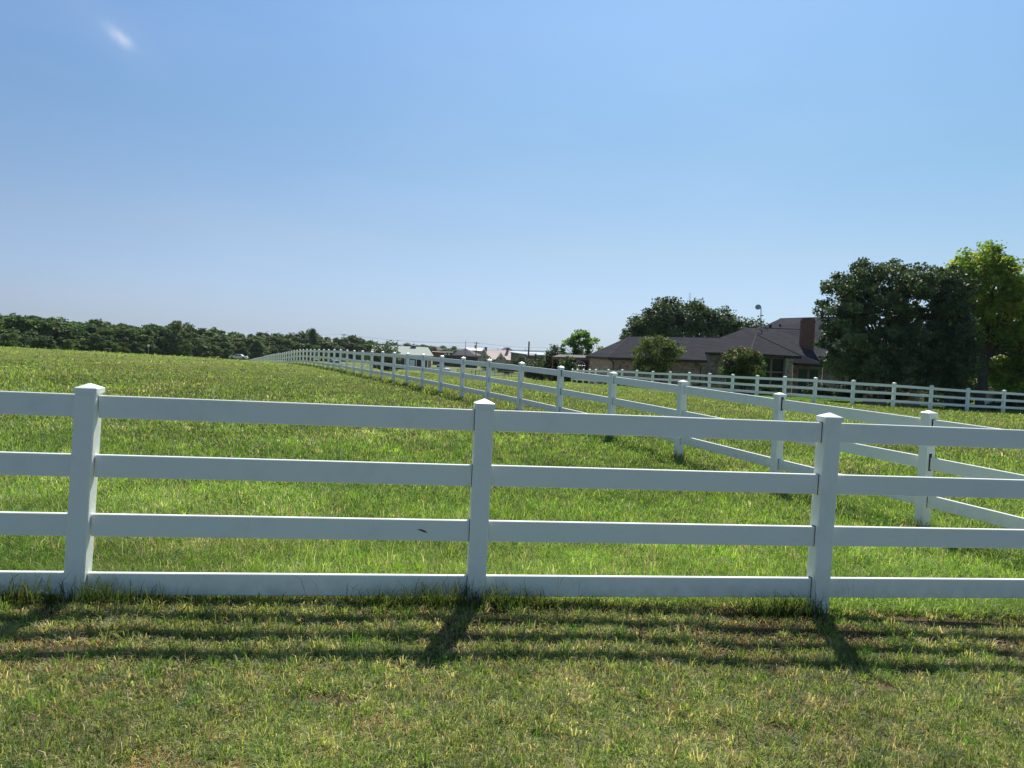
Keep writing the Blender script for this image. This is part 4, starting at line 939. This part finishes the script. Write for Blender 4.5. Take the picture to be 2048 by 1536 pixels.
# curved garden hook and wheel
p = at(1149, 737, 72); g_ = H(p[0], p[1]); hk = thing('shepherd_hook', (p[0], p[1], g_), 'pale curved garden hook in front of the patio cover', 'garden hook'); O = np.array(hk.location)
t_ = at(1155, 722.5, 72); mb = MB(O); mb.tube([(p[0] - .1, p[1], g_), (p[0] - .05, p[1], p[2] + .05), (p[0] + .08, p[1], t_[2] - .2), (t_[0], p[1], t_[2]), (t_[0] + .25, p[1], t_[2] + .02)], [.035, .03, .03, .025, .02], 7); mb.build('hook', flat('bleached_wood', (.42, .38, .30)), hk)
p = at(1163, 731, 72.5); wh = thing('wagon_wheel', (p[0], p[1], p[2] - .36), 'old wagon wheel leaning by the patio cover', 'wheel'); O = np.array(wh.location); mb = MB(O)
mb.tube([p + np.array([math.cos(t) * .36, 0, math.sin(t) * .36]) for t in np.linspace(0, 2 * math.pi, 19)], .03, 6, cap=False); mb.build('rim', STEEL, wh)
mb = MB(O)
for t in np.linspace(0, math.pi, 5)[:-1]: mb.tube([p + np.array([math.cos(t) * .35, 0, math.sin(t) * .35]), p - np.array([math.cos(t) * .35, 0, math.sin(t) * .35])], .015, 5)
mb.build('spokes', STEEL, wh)

# ------------------------------------------------------------------ garden things by the right fence
def stone_ring(px, D, rx, ry, label, seed, h_=.22):
    b = pos(px, D); r = thing('stone_ring', b, label, 'stone edging'); rs = np.random.default_rng(seed); n = int((rx + ry) * 5)
    for k in range(n):
        t = 2 * math.pi * k / n; q = b + [math.cos(t) * rx, math.sin(t) * ry, 0]; q[2] = H(q[0], q[1]); mb = MB(b); s = .5 * (rx + ry) * 2 * math.pi / n * rs.uniform(.85, 1.1)
        V = []
        for zz, k_ in ((-.05, 1), (h_ * .55, 1.02), (h_ * rs.uniform(.85, 1.15), .8)):
            for m_ in range(7):
                tt_ = 2 * math.pi * m_ / 7; V.append(q + [math.cos(tt_) * s * .5 * k_ * rs.uniform(.85, 1.15), math.sin(tt_) * s * .42 * k_ * rs.uniform(.85, 1.15), zz])
        mb.add(V, [tuple(range(14, 21))] + [(a * 7 + i, a * 7 + (i + 1) % 7, (a + 1) * 7 + (i + 1) % 7, (a + 1) * 7 + i) for a in (0, 1) for i in range(7)]); mb.build('stone', STONE, r)
    mb = MB(b); mb.prism([(b[0] + math.cos(t) * rx * .95, b[1] + math.sin(t) * ry * .95, H(b[0], b[1]) + .02) for t in np.linspace(0, 2 * math.pi, 25)[:-1]], (0, 0, .08)); mb.build('mulch', flat('dark_mulch', (.035, .025, .02), .95, var=.6, sc_=12), r)
stone_ring(1786, 44.6, 1.35, .9, 'ring of dark stones under the big round tree close behind the fence', 1)
stone_ring(1963, 48.5, 1.35, .9, 'ring of stones round the dark trunk of the yellow green tree', 2)
b = pos(1858, 51); st = thing('flagstone_edge', b, 'curved edge of pale flagstones in the lawn under the trees', 'stone edging')
for k in range(7):
    q = at(1826 + k * 10.5, 797, 51 + .8 * math.sin(k * .7)); mb = MB(b); z = H(q[0], q[1]); rs = np.random.default_rng(k)
    mb.prism([(q[0] + math.cos(t) * .2 * rs.uniform(.8, 1.2), q[1] + math.sin(t) * .18 * rs.uniform(.8, 1.2), z) for t in np.linspace(0, 6.28, 8)[:-1]], (0, 0, .1)); mb.build('flagstone', PATIO, st)
p = pos(1849, 52.5); bb = thing('bird_bath', p, 'pale bird bath between the porch posts and the fence', 'bird bath'); mb = MB(); mb.tube([(0, 0, 0), (0, 0, .06), (0, 0, .1), (0, 0, .55), (0, 0, .62)], [.18, .18, .07, .06, .12], 12); mb.build('pedestal', PATIO, bb); mb = MB(); mb.tube([(0, 0, .60), (0, 0, .64), (0, 0, .72), (0, 0, .69)], [.1, .2, .3, .24], 16); mb.build('basin', WHITEP, bb)
p = pos(1909.5, 45.2); lp = thing('path_light', p, 'slim black path light in the lawn behind the right fence', 'garden light'); mb = MB(); mb.tube([(0, 0, -.05), (0, 0, .72)], .018, 8); mb.build('pole', DARK, lp); mb = MB(); mb.tube([(0, 0, .72), (0, 0, .78), (0, 0, .79), (0, 0, .84)], [.03, .03, .07, .01], 10); mb.build('lamp_head', STEEL, lp)
p = pos(1990, 51); sb = thing('stone_block', p, 'pale stone block beside the dark trunk at the right', 'stone block'); mb = MB(); mb.box((-.2, 0, .46), (.42, .5, 1.0), bev=.04); mb.build('upright', TAN, sb, bevel=.01); 
p = pos(1992, 50); bn = thing('garden_bench', p, 'white garden bench in front of the pale stone block', 'bench'); mb = MB(); mb.box((0, 0, .47), (1.1, .42, .06)); mb.build('seat', WHITEP, bn)
for sx in (-.45, .45): mb = MB(); mb.box((sx, 0, .22), (.1, .36, .44)); mb.build('leg', WHITEP if sx < 0 else FASCIA, bn)

# ------------------------------------------------------------------ distant buildings
def bld(name, label, px, D, cat='house'):
    p = pos(px, D); return thing(name, p, label, cat)
def prismroof(root, name, P, m_, th_=.15):
    mb = MB(np.array(root.location))
    for q in P: mb.prism(q, (0, 0, -th_))
    return mb.build(name, m_, root)
def boxwall(root, name, A, B, depth, z1, m_, z0=None):
    A = np.array(A[:2]); B = np.array(B[:2]); d = (B - A) / np.linalg.norm(B - A); n_ = np.array([-d[1], d[0]]); n_ = n_ if n_[1] > 0 else -n_
    z0 = z0 if z0 is not None else min(H(*A), H(*B)) - .3; mb = MB(np.array(root.location)); mb.prism([(*A, z0), (*B, z0), (*(B + n_ * depth), z0), (*(A + n_ * depth), z0)], (0, 0, z1 - z0)); return mb.build(name, m_, root)
# horse barn with pale roof and two cupolas
bn = bld('horse_barn', 'long barn with a pale mint metal roof and two dark cupolas behind the white fence', 805, 205, 'barn')
a0, a1, a2, a3 = at(744.6, 689.6, 206), at(856, 694.6, 206), at(867.5, 712, 201), at(742, 705.5, 201)
bk = np.array([0, 5, -(a0[2] - a3[2])])
prismroof(bn, 'roof', [[a0, a1, a2, a3], [a0, a1, a1 + bk, a0 + bk]], PALEROOF)
boxwall(bn, 'wall', a3 + [.6, .4, 0], a2 + [-1.6, .4, 0], 9, a3[2] - .35, FASCIA)
O = np.array(bn.location)
for k in range(5):
    q = a3 + (a2 - a3) * (.12 + .18 * k); mb = MB(O); z = H(q[0], q[1]); mb.box((q[0], q[1] + .35, (q[2] + z) / 2 - .5), (1.3, .12, 2.3)); dd = mb.build('stall_door', WHITEP if k % 2 else DARK, bn)
    mb = MB(O); mb.box((q[0] + 1.05, q[1] + .3, (q[2] + z) / 2 - .2), (.22, .2, q[2] - z)); mb.build('porch_post', WHITEP, bn)
for px, yb, yt in ((774.5, 693, 684), (827.3, 696, 687)):
    cb = at(px, yb, 206); ct = at(px, yt, 206); mb = MB(O); w_ = 1.0; h_ = ct[2] - cb[2]
    mb.box(cb + [0, 0, h_ * .2], (w_, w_, h_ * .55)); cu_ = mb.build('cupola', DARKBLUE, bn)
    mb = MB(O); z0 = cb[2] + h_ * .475
    V = [(cb[0] + sx * .75, cb[1] + sy * .75, z0) for sx, sy in ((-1, -1), (1, -1), (1, 1), (-1, 1))] + [(cb[0] + sx * .3, cb[1] + sy * .3, z0 + h_ * .22) for sx, sy in ((-1, -1), (1, -1), (1, 1), (-1, 1))] + [(cb[0], cb[1], z0 + h_ * .48)]
    mb.add(V, [(0, 1, 5, 4), (1, 2, 6, 5), (2, 3, 7, 6), (3, 0, 4, 7), (4, 5, 8), (5, 6, 8), (6, 7, 8), (7, 4, 8), (3, 2, 1, 0)]); mb.tube([(cb[0], cb[1], z0 + h_ * .4), (cb[0], cb[1], z0 + h_ * .8)], .05, 5); mb.build('cupola_roof', DARK, cu_)
# small grey hip-roofed house
hs = bld('small_house', 'small house with a grey hip roof and pinkish wall left of the utility pole', 930, 330)
pk = at(931, 696.3, 334); pl, pr = at(905, 709.4, 330), at(951, 711, 330); O = np.array(hs.location)
prismroof(hs, 'roof', [[pl, pr, pk], [pr, pr + [3, 9, 0], pk], [pl, pk, pl + [0, 9, 0]]], GREYROOF)
boxwall(hs, 'wall', pl + [.6, .5, 0], pr + [-.5, .5, 0], 8, pl[2] - .1, flat('pink_brick', (.42, .32, .29)))
for f_ in (.55, .72, .86):
    q = pl + (pr - pl) * f_; mb = MB(O); mb.box((q[0], q[1] + .45, q[2] - 1.4), (1.0, .12, 1.5)); mb.build('window', DARK, hs)
# house with white roof behind
hs = bld('tan_house', 'tan gabled house with a white metal roof behind the utility pole', 950, 350)
A, B = at(933.5, 695.4, 352), at(966, 697.4, 352); prismroof(hs, 'roof', [[A, B, B + [-.2, -4, -1.0], A + [-.6, -4, -1.0]], [A, B, B + [0, 6, -3], A + [0, 6, -3]]], WHITEP)
boxwall(hs, 'wall', at(940, 700, 349), at(969, 700, 349), 5, at(950, 699.5, 349)[2], TAN)
O = np.array(hs.location); q = at(962, 713, 348.7); mb = MB(O); mb.box(q, (1.2, .1, 1.6)); mb.build('window', DARK, hs)
# house with pale pink roof, two tan gables
hs = bld('gabled_house', 'pale pink metal-roofed house with two tan stone gables and dark chimneys', 995, 300); O = np.array(hs.location)
A, B, C_, D_ = at(972, 699.8, 306), at(1019.5, 700.8, 306), at(1026.5, 720, 299), at(972, 718, 299)
prismroof(hs, 'roof', [[A, B, C_, D_], [A, B, B + [0, 6, -2.6], A + [0, 6, -2.6]]], PINKROOF)
boxwall(hs, 'wall', D_ + [.4, .8, 0], C_ + [-.6, .8, 0], 8, D_[2] - .1, TAN)
for (pxp, pyp, pxl, pxr, pyb, D1) in ((968.5, 700.5, 960, 977.5, 718.5, 297), (1001.5, 706.3, 993, 1011, 719.6, 296)):
    P0, P1, P2 = at(pxp, pyp, D1), at(pxl, pyb, D1), at(pxr, pyb, D1); zg = H(P1[0], P1[1]) - .2
    mb = MB(O); mb.prism([P0, P1, (P1[0], P1[1], zg), (P2[0], P2[1], zg), P2], (0, 3.5, 0)); mb.build('gable_wall', TAN, hs)
    mb = MB(O); mb.prism([P0 + [0, -.3, .3], P1 + [-.3, -.3, 0], P1 + [-.3, 5, 0], P0 + [0, 5, .3]], (0, 0, .15)); mb.prism([P0 + [0, -.3, .3], P2 + [.3, -.3, 0], P2 + [.3, 5, 0], P0 + [0, 5, .3]], (0, 0, .15)); mb.build('gable_roof', PINKROOF, hs)
    q = (P0 + P1 + P2) / 3; mb = MB(O); mb.box(q + [0, -.05, -.3], (.5, .1, .8)); mb.build('window', DARK, hs)
for px, py in ((1015, 697.2), (971.5, 696.5)):
    q = at(px, py + 3.5, 305); t_ = at(px, py, 305); mb = MB(O); mb.box((q[0], q[1], (q[2] + t_[2]) / 2), (1.0, .8, t_[2] - q[2] + .6)); mb.box((q[0], q[1], t_[2] + .35), (1.2, 1.0, .15)); mb.build('chimney', GREYROOF, hs)
# grey roof peeping above
hs = bld('farmhouse', 'grey gabled roof peeping above the pale pink roof', 1015, 380)
P0, P1, P2, P3 = at(1001, 700.5, 380), at(1008.5, 694.7, 384), at(1018.5, 694.9, 380), at(1029.5, 702.5, 378)
prismroof(hs, 'roof', [[P0, P1, P2, at(1012, 703, 376)], [P2, P3, P3 + [0, 5, 0], P2 + [0, 5, 0]]], GREYROOF)
q1, q2 = at(1012, 704, 379), at(1028, 704, 379); mb = MB(np.array(hs.location)); z = H(q1[0], q1[1]); mb.prism([P2 + [0, .3, -.3], q1 + [0, .3, 0], (q1[0], q1[1] + .3, z), (q2[0], q2[1] + .3, z), q2 + [0, .3, 0]], (0, 8, 0)); mb.build('gable_wall', TAN, hs)
# long brown barn with pale blue roof
bn = bld('metal_barn', 'long brown metal barn with a pale blue roof at the centre of the horizon', 1055, 262, 'barn'); O = np.array(bn.location)
A, B, C_, E_ = at(1018.5, 701.6, 270), at(1092, 705, 262), at(1090, 709.8, 256), at(1056, 708.8, 257)
Dm = at(1021, 703.8, 262)
prismroof(bn, 'roof', [[A, B, C_, E_, Dm]], BLUEROOF, .2)
zg = H(E_[0], E_[1]) - .4
mb = MB(O); mb.prism([Dm + [.2, .5, -.25], E_ + [0, .5, -.25], (E_[0], E_[1] + .5, zg), (Dm[0] + .2, Dm[1] + .5, zg)], (.3, 6, 0)); mb.prism([E_ + [0.05, .5, -.25], C_ + [0, .5, -.25], (C_[0], C_[1] + .5, zg), (E_[0] + .05, E_[1] + .5, zg)], (.1, 6, 0)); mb.build('wall', BROWNW, bn)
for k in range(4):
    q = E_ + (C_ - E_) * (.1 + k * .22); mb = MB(O); mb.box((q[0], q[1] + .4, q[2] - 1.9), (1.0, .12, 2.3)); mb.build('stall_opening', DARK, bn)
# dark yard wall, feed sheds near the barn
bn = bld('wooden_shed', 'low reddish wooden shed right of the pale roofed barn', 876, 290, 'shed'); boxwall(bn, 'wall', at(866, 704, 290), at(888, 706, 290), 4, at(876, 704, 290)[2], flat('red_brown_boards', (.16, .075, .055))); prismroof(bn, 'roof', [[at(864, 703.3, 288), at(890, 705, 288), at(890, 703.5, 295), at(864, 702, 295)]], RUST)
bn = bld('equipment_shed', 'small dark open shed with white bays behind the yard', 896, 300, 'shed'); boxwall(bn, 'wall', at(889, 705, 300), at(904, 706, 300), 4, at(896, 705, 300)[2], DARK); prismroof(bn, 'roof', [[at(887, 704.3, 298), at(906, 705.2, 298), at(906, 703.6, 305), at(887, 702.8, 305)]], GREYROOF)
O = np.array(bn.location)
for px in (891, 898): q = at(px, 708.5, 299.8); mb = MB(O); mb.box(q, (.9, .2, 1.2)); mb.build('bay_panel', WHITEP, bn)
p0, p1 = at(888, 713, 270), at(955, 717, 265); yw = bld('yard_fence', 'long black board fence in front of the small grey-roofed house', 915, 268, 'fence')
boxwall(yw, 'boards', p0, p1, .12, p0[2] + .5, DARK)
for k in range(9): q = p0 + (p1 - p0) * k / 8; mb = MB(np.array(yw.location)); mb.box((q[0], q[1] - .08, p0[2] - .3), (.15, .12, 1.8)); mb.build('post', DARK, yw)
# white feed troughs
for i, px in enumerate((1052.5, 1059, 1064)):
    p = at(px, 729, 150); t_ = thing('feed_trough', (p[0], p[1], H(p[0], p[1])), ['left', 'middle', 'right'][i] + 'most of three small white troughs at the foot of the dark pole', 'trough', 'white troughs by the pole')
    z = p[2] - H(p[0], p[1]); mb = MB(); V = [(-.22, -.3, z - .12), (.22, -.3, z - .12), (.22, .3, z - .12), (-.22, .3, z - .12), (-.27, -.35, z + .12), (.27, -.35, z + .12), (.27, .35, z + .12), (-.27, .35, z + .12)]
    mb.add(V, [(0, 3, 2, 1), (0, 1, 5, 4), (1, 2, 6, 5), (2, 3, 7, 6), (3, 0, 4, 7), (4, 5, 6, 7)]); mb.build('tub', WHITEP, t_)
    mb = MB(); mb.box((0, 0, (z - .12) / 2), (.12, .12, max(z - .12, .05))); mb.build('leg', DARK, t_)
# dark rustic frame between the poles
A, B = at(1054, 712, 160), at(1075, 712, 160); fr = thing('open_lean_to', (*((A + B) / 2)[:2], H(*((A + B) / 2)[:2])), 'dark open lean-to beside the short stub pole', 'shed'); O = np.array(fr.location)
mb = MB(O); mb.prism([A + [0, 0, 0], B, B + [0, 4, .4], A + [0, 4, .4]], (0, 0, .15)); mb.build('roof', DARK, fr)
for f_ in (0.02, .5, .98):
    q = A + (B - A) * f_; z = H(q[0], q[1]); mb = MB(O); mb.box((q[0], q[1] + .1, (q[2] + z) / 2), (.16, .16, q[2] - z)); mb.build('post', BROWNW, fr)
mb = MB(O); q = (A + B) / 2 + [0, 3.9, 0]; z = H(q[0], q[1]); mb.box((q[0], q[1], (q[2] + z) / 2), (2.1, .1, q[2] - z)); mb.build('back_wall', BROWNW, fr)

# ------------------------------------------------------------------ utility poles and wires
def pole(px, top_py, D, label, arm=True, r_=.13, transformer=False, name='utility_pole', cat='utility pole'):
    t_ = at(px, top_py, D); b = np.array([t_[0], t_[1], H(t_[0], t_[1])]); p = thing(name, b, label, cat); h_ = t_[2] - b[2]
    mb = MB(); mb.tube([(0, 0, -.3), (0, 0, h_ * .5), (0, 0, h_)], [r_ * 1.25, r_ * 1.1, r_], 10); mb.build('pole', WOODPOLE, p)
    if arm:
        mb = MB(); mb.box((0, -.12, h_ - .5), (2.2, .1, .13)); mb.build('crossarm', WOODPOLE, p)
        for x_ in (-.95, .35, .95): mb = MB(); mb.tube([(x_, -.12, h_ - .44), (x_, -.12, h_ - .22)], [.07, .05], 8); mb.build('insulator', STEEL, p)
    if transformer: mb = MB(); mb.tube([(-.4, 0, h_ - 2.6), (-.4, 0, h_ - 1.3), (-.4, 0, h_ - 1.2)], [.3, .3, .2], 12); mb.build('transformer', STEEL, p)
    return t_
T0 = pole(-260, 652, 165, 'utility pole beyond the left edge carrying the wires over the wood')
T1 = pole(688, 667.5, 300, 'slender utility pole standing against the sky behind the wood line')
T2 = pole(953, 684, 300, 'utility pole with crossarm and grey transformer beside the tan house', transformer=True, r_=.16)
T3 = pole(1118.5, 693.5, 380, 'far utility pole with crossarm left of the young tree', r_=.17)
T4 = pole(1330, 690, 420, 'utility pole hidden behind the brick house')
pole(931.5, 682, 330, 'thin bare pole over the peak of the grey hip roof', arm=False, r_=.1, name='thin_pole', cat='pole')
pole(1058.3, 683, 150, 'tall plain black pole in front of the pale blue barn roof', arm=False, r_=.15, name='wooden_pole', cat='pole')
pole(1071.5, 708, 150, 'short thick dark stub pole right of the tall black pole', arm=False, r_=.19, name='stub_pole', cat='pole')
pole(995, 697, 420, 'tiny distant pole above the pale pink roof', arm=False, r_=.12, name='thin_pole', cat='pole')
pole(1094.5, 696.5, 420, 'tiny distant pole right of the pale blue roof', arm=False, r_=.14, name='thin_pole', cat='pole')
pole(1050.5, 697, 450, 'tiny distant pole over the middle of the pale blue roof', arm=False, r_=.12, name='thin_pole', cat='pole')
TP = [T0, T1, T2, T3, T4]
for i in range(4):
    for j, dz in enumerate((-.25, -1.5)):
        A, B = TP[i] + [0, 0, dz], TP[i + 1] + [0, 0, dz]; sag = (1.4, 1.2, 1.0, .8)[i] * (1 if j else .9); pts = [A + (B - A) * t - [0, 0, 4 * sag * t * (1 - t)] for t in np.linspace(0, 1, 25)]
        wv = thing('power_line', A, ('upper' if j == 0 else 'lower') + ' wire ' + ['sagging across the wood line from the left edge', 'between the slender pole and the transformer pole', 'between the transformer pole and the far pole', 'from the far pole on behind the brick house'][i], 'wire')
        mb = MB(A); mb.tube(pts, .028 if i == 0 else .035, 5); mb.build('wire', flat('wire_grey%d%d' % (i, j), (.22, .23, .24)) if i == 0 else DARK, wv)

# ------------------------------------------------------------------ cars
def car(label, p, rz, pickup=False, name='parked_car', s=1.0):
    r = thing(name, p, label, 'truck' if pickup else 'car', rz=rz)
    L, W = (2.6, .92) if pickup else (2.45, .88)
    pf = [(-L, .32), (-L, .78), (-L + .08, .90), (-1.15, .98), (1.25, 1.0), (L - .1, .98), (L, .86), (L, .35), (1.75, .30), (-1.0, .28)]
    mb = MB(); mb.prism([(x_, -W, z_) for x_, z_ in pf], (0, 2 * W, 0)); body = mb.build('body', CARW, r, bevel=.06)
    cab = [(-1.2, .98), (-.55, 1.46), (.75, 1.48), (1.35, 1.0)] if not pickup else [(-1.2, .98), (-.6, 1.72), (.6, 1.74), (.8, 1.0)]
    mb = MB(); wi = W - .16; V = [(x_, s_ * (wi if z_ > 1.2 else W - .05), z_) for s_ in (-1, 1) for x_, z_ in cab]; mb.add(V, [(0, 1, 2, 3), (7, 6, 5, 4), (0, 4, 5, 1), (1, 5, 6, 2), (2, 6, 7, 3), (3, 7, 4, 0)]); mb.build('cabin', CARW, r, bevel=.04)
    for s_ in (-1, 1):
        for (x0, x1) in (((-.92, .02), (.14, .95)) if not pickup else ((-.95, -.1), (0.0, .6))):
            z0, z1 = 1.05, (1.38 if not pickup else 1.6); y0, y1 = s_ * (W - .055), s_ * (wi + .015); k0 = .38 if x0 < -.5 else 0; k1 = .32 if x1 > .5 and not pickup else 0
            mb = MB(); mb.prism([(x0, y0, z0), (x1, y0, z0), (x1 - k1, y1 + s_ * .0, z1), (x0 + k0, y1, z1)], (0, s_ * .012, 0)); mb.build('side_window', GLASS, r)
    zt = cab[1][1]; mb = MB(); mb.prism([(-1.19, -W + .16, 1.02), (-1.19, W - .16, 1.02), (cab[1][0] - .05, wi - .08, zt - .08), (cab[1][0] - .05, -wi + .08, zt - .08)], (-.025, 0, .012)); mb.build('windscreen', GLASS, r)
    for x_ in (-1.55, 1.5):
        for s_ in (-1, 1):
            mb = MB(); mb.tube([(x_, s_ * (W - .2), .33), (x_, s_ * (W + .01), .33)], .33, 18); wl = mb.build('wheel', RUBBER, r); mb = MB(); mb.tube([(x_, s_ * (W + .0), .33), (x_, s_ * (W + .02), .33)], [.2, .17], 12); mb.build('hubcap', STEEL, wl)
            mb = MB(); mb.tube([(x_, s_ * (W - .02), .38), (x_, s_ * (W + .004), .38)], .39, 18); mb.build('wheel_arch', DARK, body)
    for s_ in (-1, 1):
        mb = MB(); mb.box((-L - .01, s_ * .65, .72), (.05, .28, .14)); mb.build('headlight', GLASS, r); mb = MB(); mb.box((L + .01, s_ * .68, .78), (.05, .24, .14)); mb.build('tail_light', REDLT, r)
    mb = MB(); mb.box((-L - .02, 0, .42), (.08, 1.6, .16)); mb.build('bumper', STEEL, r)
    if pickup:
        mb = MB(); mb.box((1.7, 0, 1.02), (1.6, 1.5, .03)); mb.build('bed_liner', DARK, r)
    return r
p = at(477, 719, 214); car('white sedan parked beyond the rise in front of the wood line', (p[0], p[1], p[2] + .0), R_(3)); zc = p[2]
p = pos(668, 196); car('white pickup truck seen between the rails of the long fence', p, R_(62), True, 'pickup_truck')
p = pos(880, 196); car('white pickup truck at the right end of the pale roofed barn', p, R_(150), True, 'pickup_truck')
# sign and bench on the crest at the left
p = at(296.7, 708, 72); t_ = at(296.8, 690.5, 72); zb = H(p[0], p[1]); sg = thing('round_sign', (p[0], p[1], zb), 'small pale round marker on a thin stake at the crest of the left pasture', 'sign'); O = np.array(sg.location)
mb = MB(O); mb.tube([(p[0], p[1], zb - .1), (p[0], p[1], t_[2] + .15)], .018, 6); mb.build('stake', STEEL, sg)
mb = MB(O); mb.tube([(p[0], p[1] - .03, t_[2] - .05), (p[0], p[1] - .015, t_[2] - .05)], .12, 14); mb.build('disc', WHITEP, sg)
p = at(215.5, 697.5, 118); zb = H(p[0], p[1]); bt = thing('wooden_table', (p[0], p[1], zb), 'weathered table in the shade of the wood line', 'table'); O = np.array(bt.location); mb = MB(O); mb.box((p[0], p[1], p[2]), (.9, .6, .1)); mb.build('top', flat('grey_board', (.20, .16, .13)), bt)
for sx in (-.35, .35): mb = MB(O); mb.box((p[0] + sx, p[1], (p[2] + zb) / 2), (.1, .4, p[2] - zb - .1)); mb.build('leg', BROWNW, bt)
p = at(1013.5, 746, 124); zb = H(p[0], p[1]); bc = thing('park_bench', (p[0], p[1], zb), 'black bench in front of the grey paddock fence', 'bench'); mb = MB(); mb.box((0, 0, .45), (.85, .4, .06)); mb.build('seat', DARK, bc); mb = MB(); mb.box((0, .2, .75), (.85, .05, .38)); mb.build('backrest', DARK, bc)
for sx in (-.36, .36): mb = MB(); mb.box((sx, 0, .22), (.07, .36, .44)); mb.build('leg', DARK, bc)
p = pos(950.5, 160); bp = thing('dark_post', p, 'short black post in the far field left of the bench', 'post'); mb = MB(); mb.tube([(0, 0, -.1), (0, 0, .95), (0, 0, 1.0)], [.09, .09, .05], 8); mb.build('post', DARK, bp)
# summer air: one closed box of even, thin haze round the whole place
hz = bpy.data.materials.new('thin_haze'); hz.use_nodes = True; ht = hz.node_tree; ht.nodes.clear(); ho = ht.nodes.new('ShaderNodeOutputMaterial'); hv = ht.nodes.new('ShaderNodeVolumePrincipled')
hv.inputs['Color'].default_value = (.80, .90, 1.0, 1); hv.inputs['Density'].default_value = .00008; hv.inputs['Anisotropy'].default_value = .2; ht.links.new(hv.outputs[0], ho.inputs['Volume'])
mb = MB(); mb.box((0, 0, 15.5), (18600, 18600, 51)); ob = mb.build('haze', hz); ob['kind'] = 'stuff'
print('OBJECTS', len(COL.objects), 'verts grass', len(go.data.vertices))
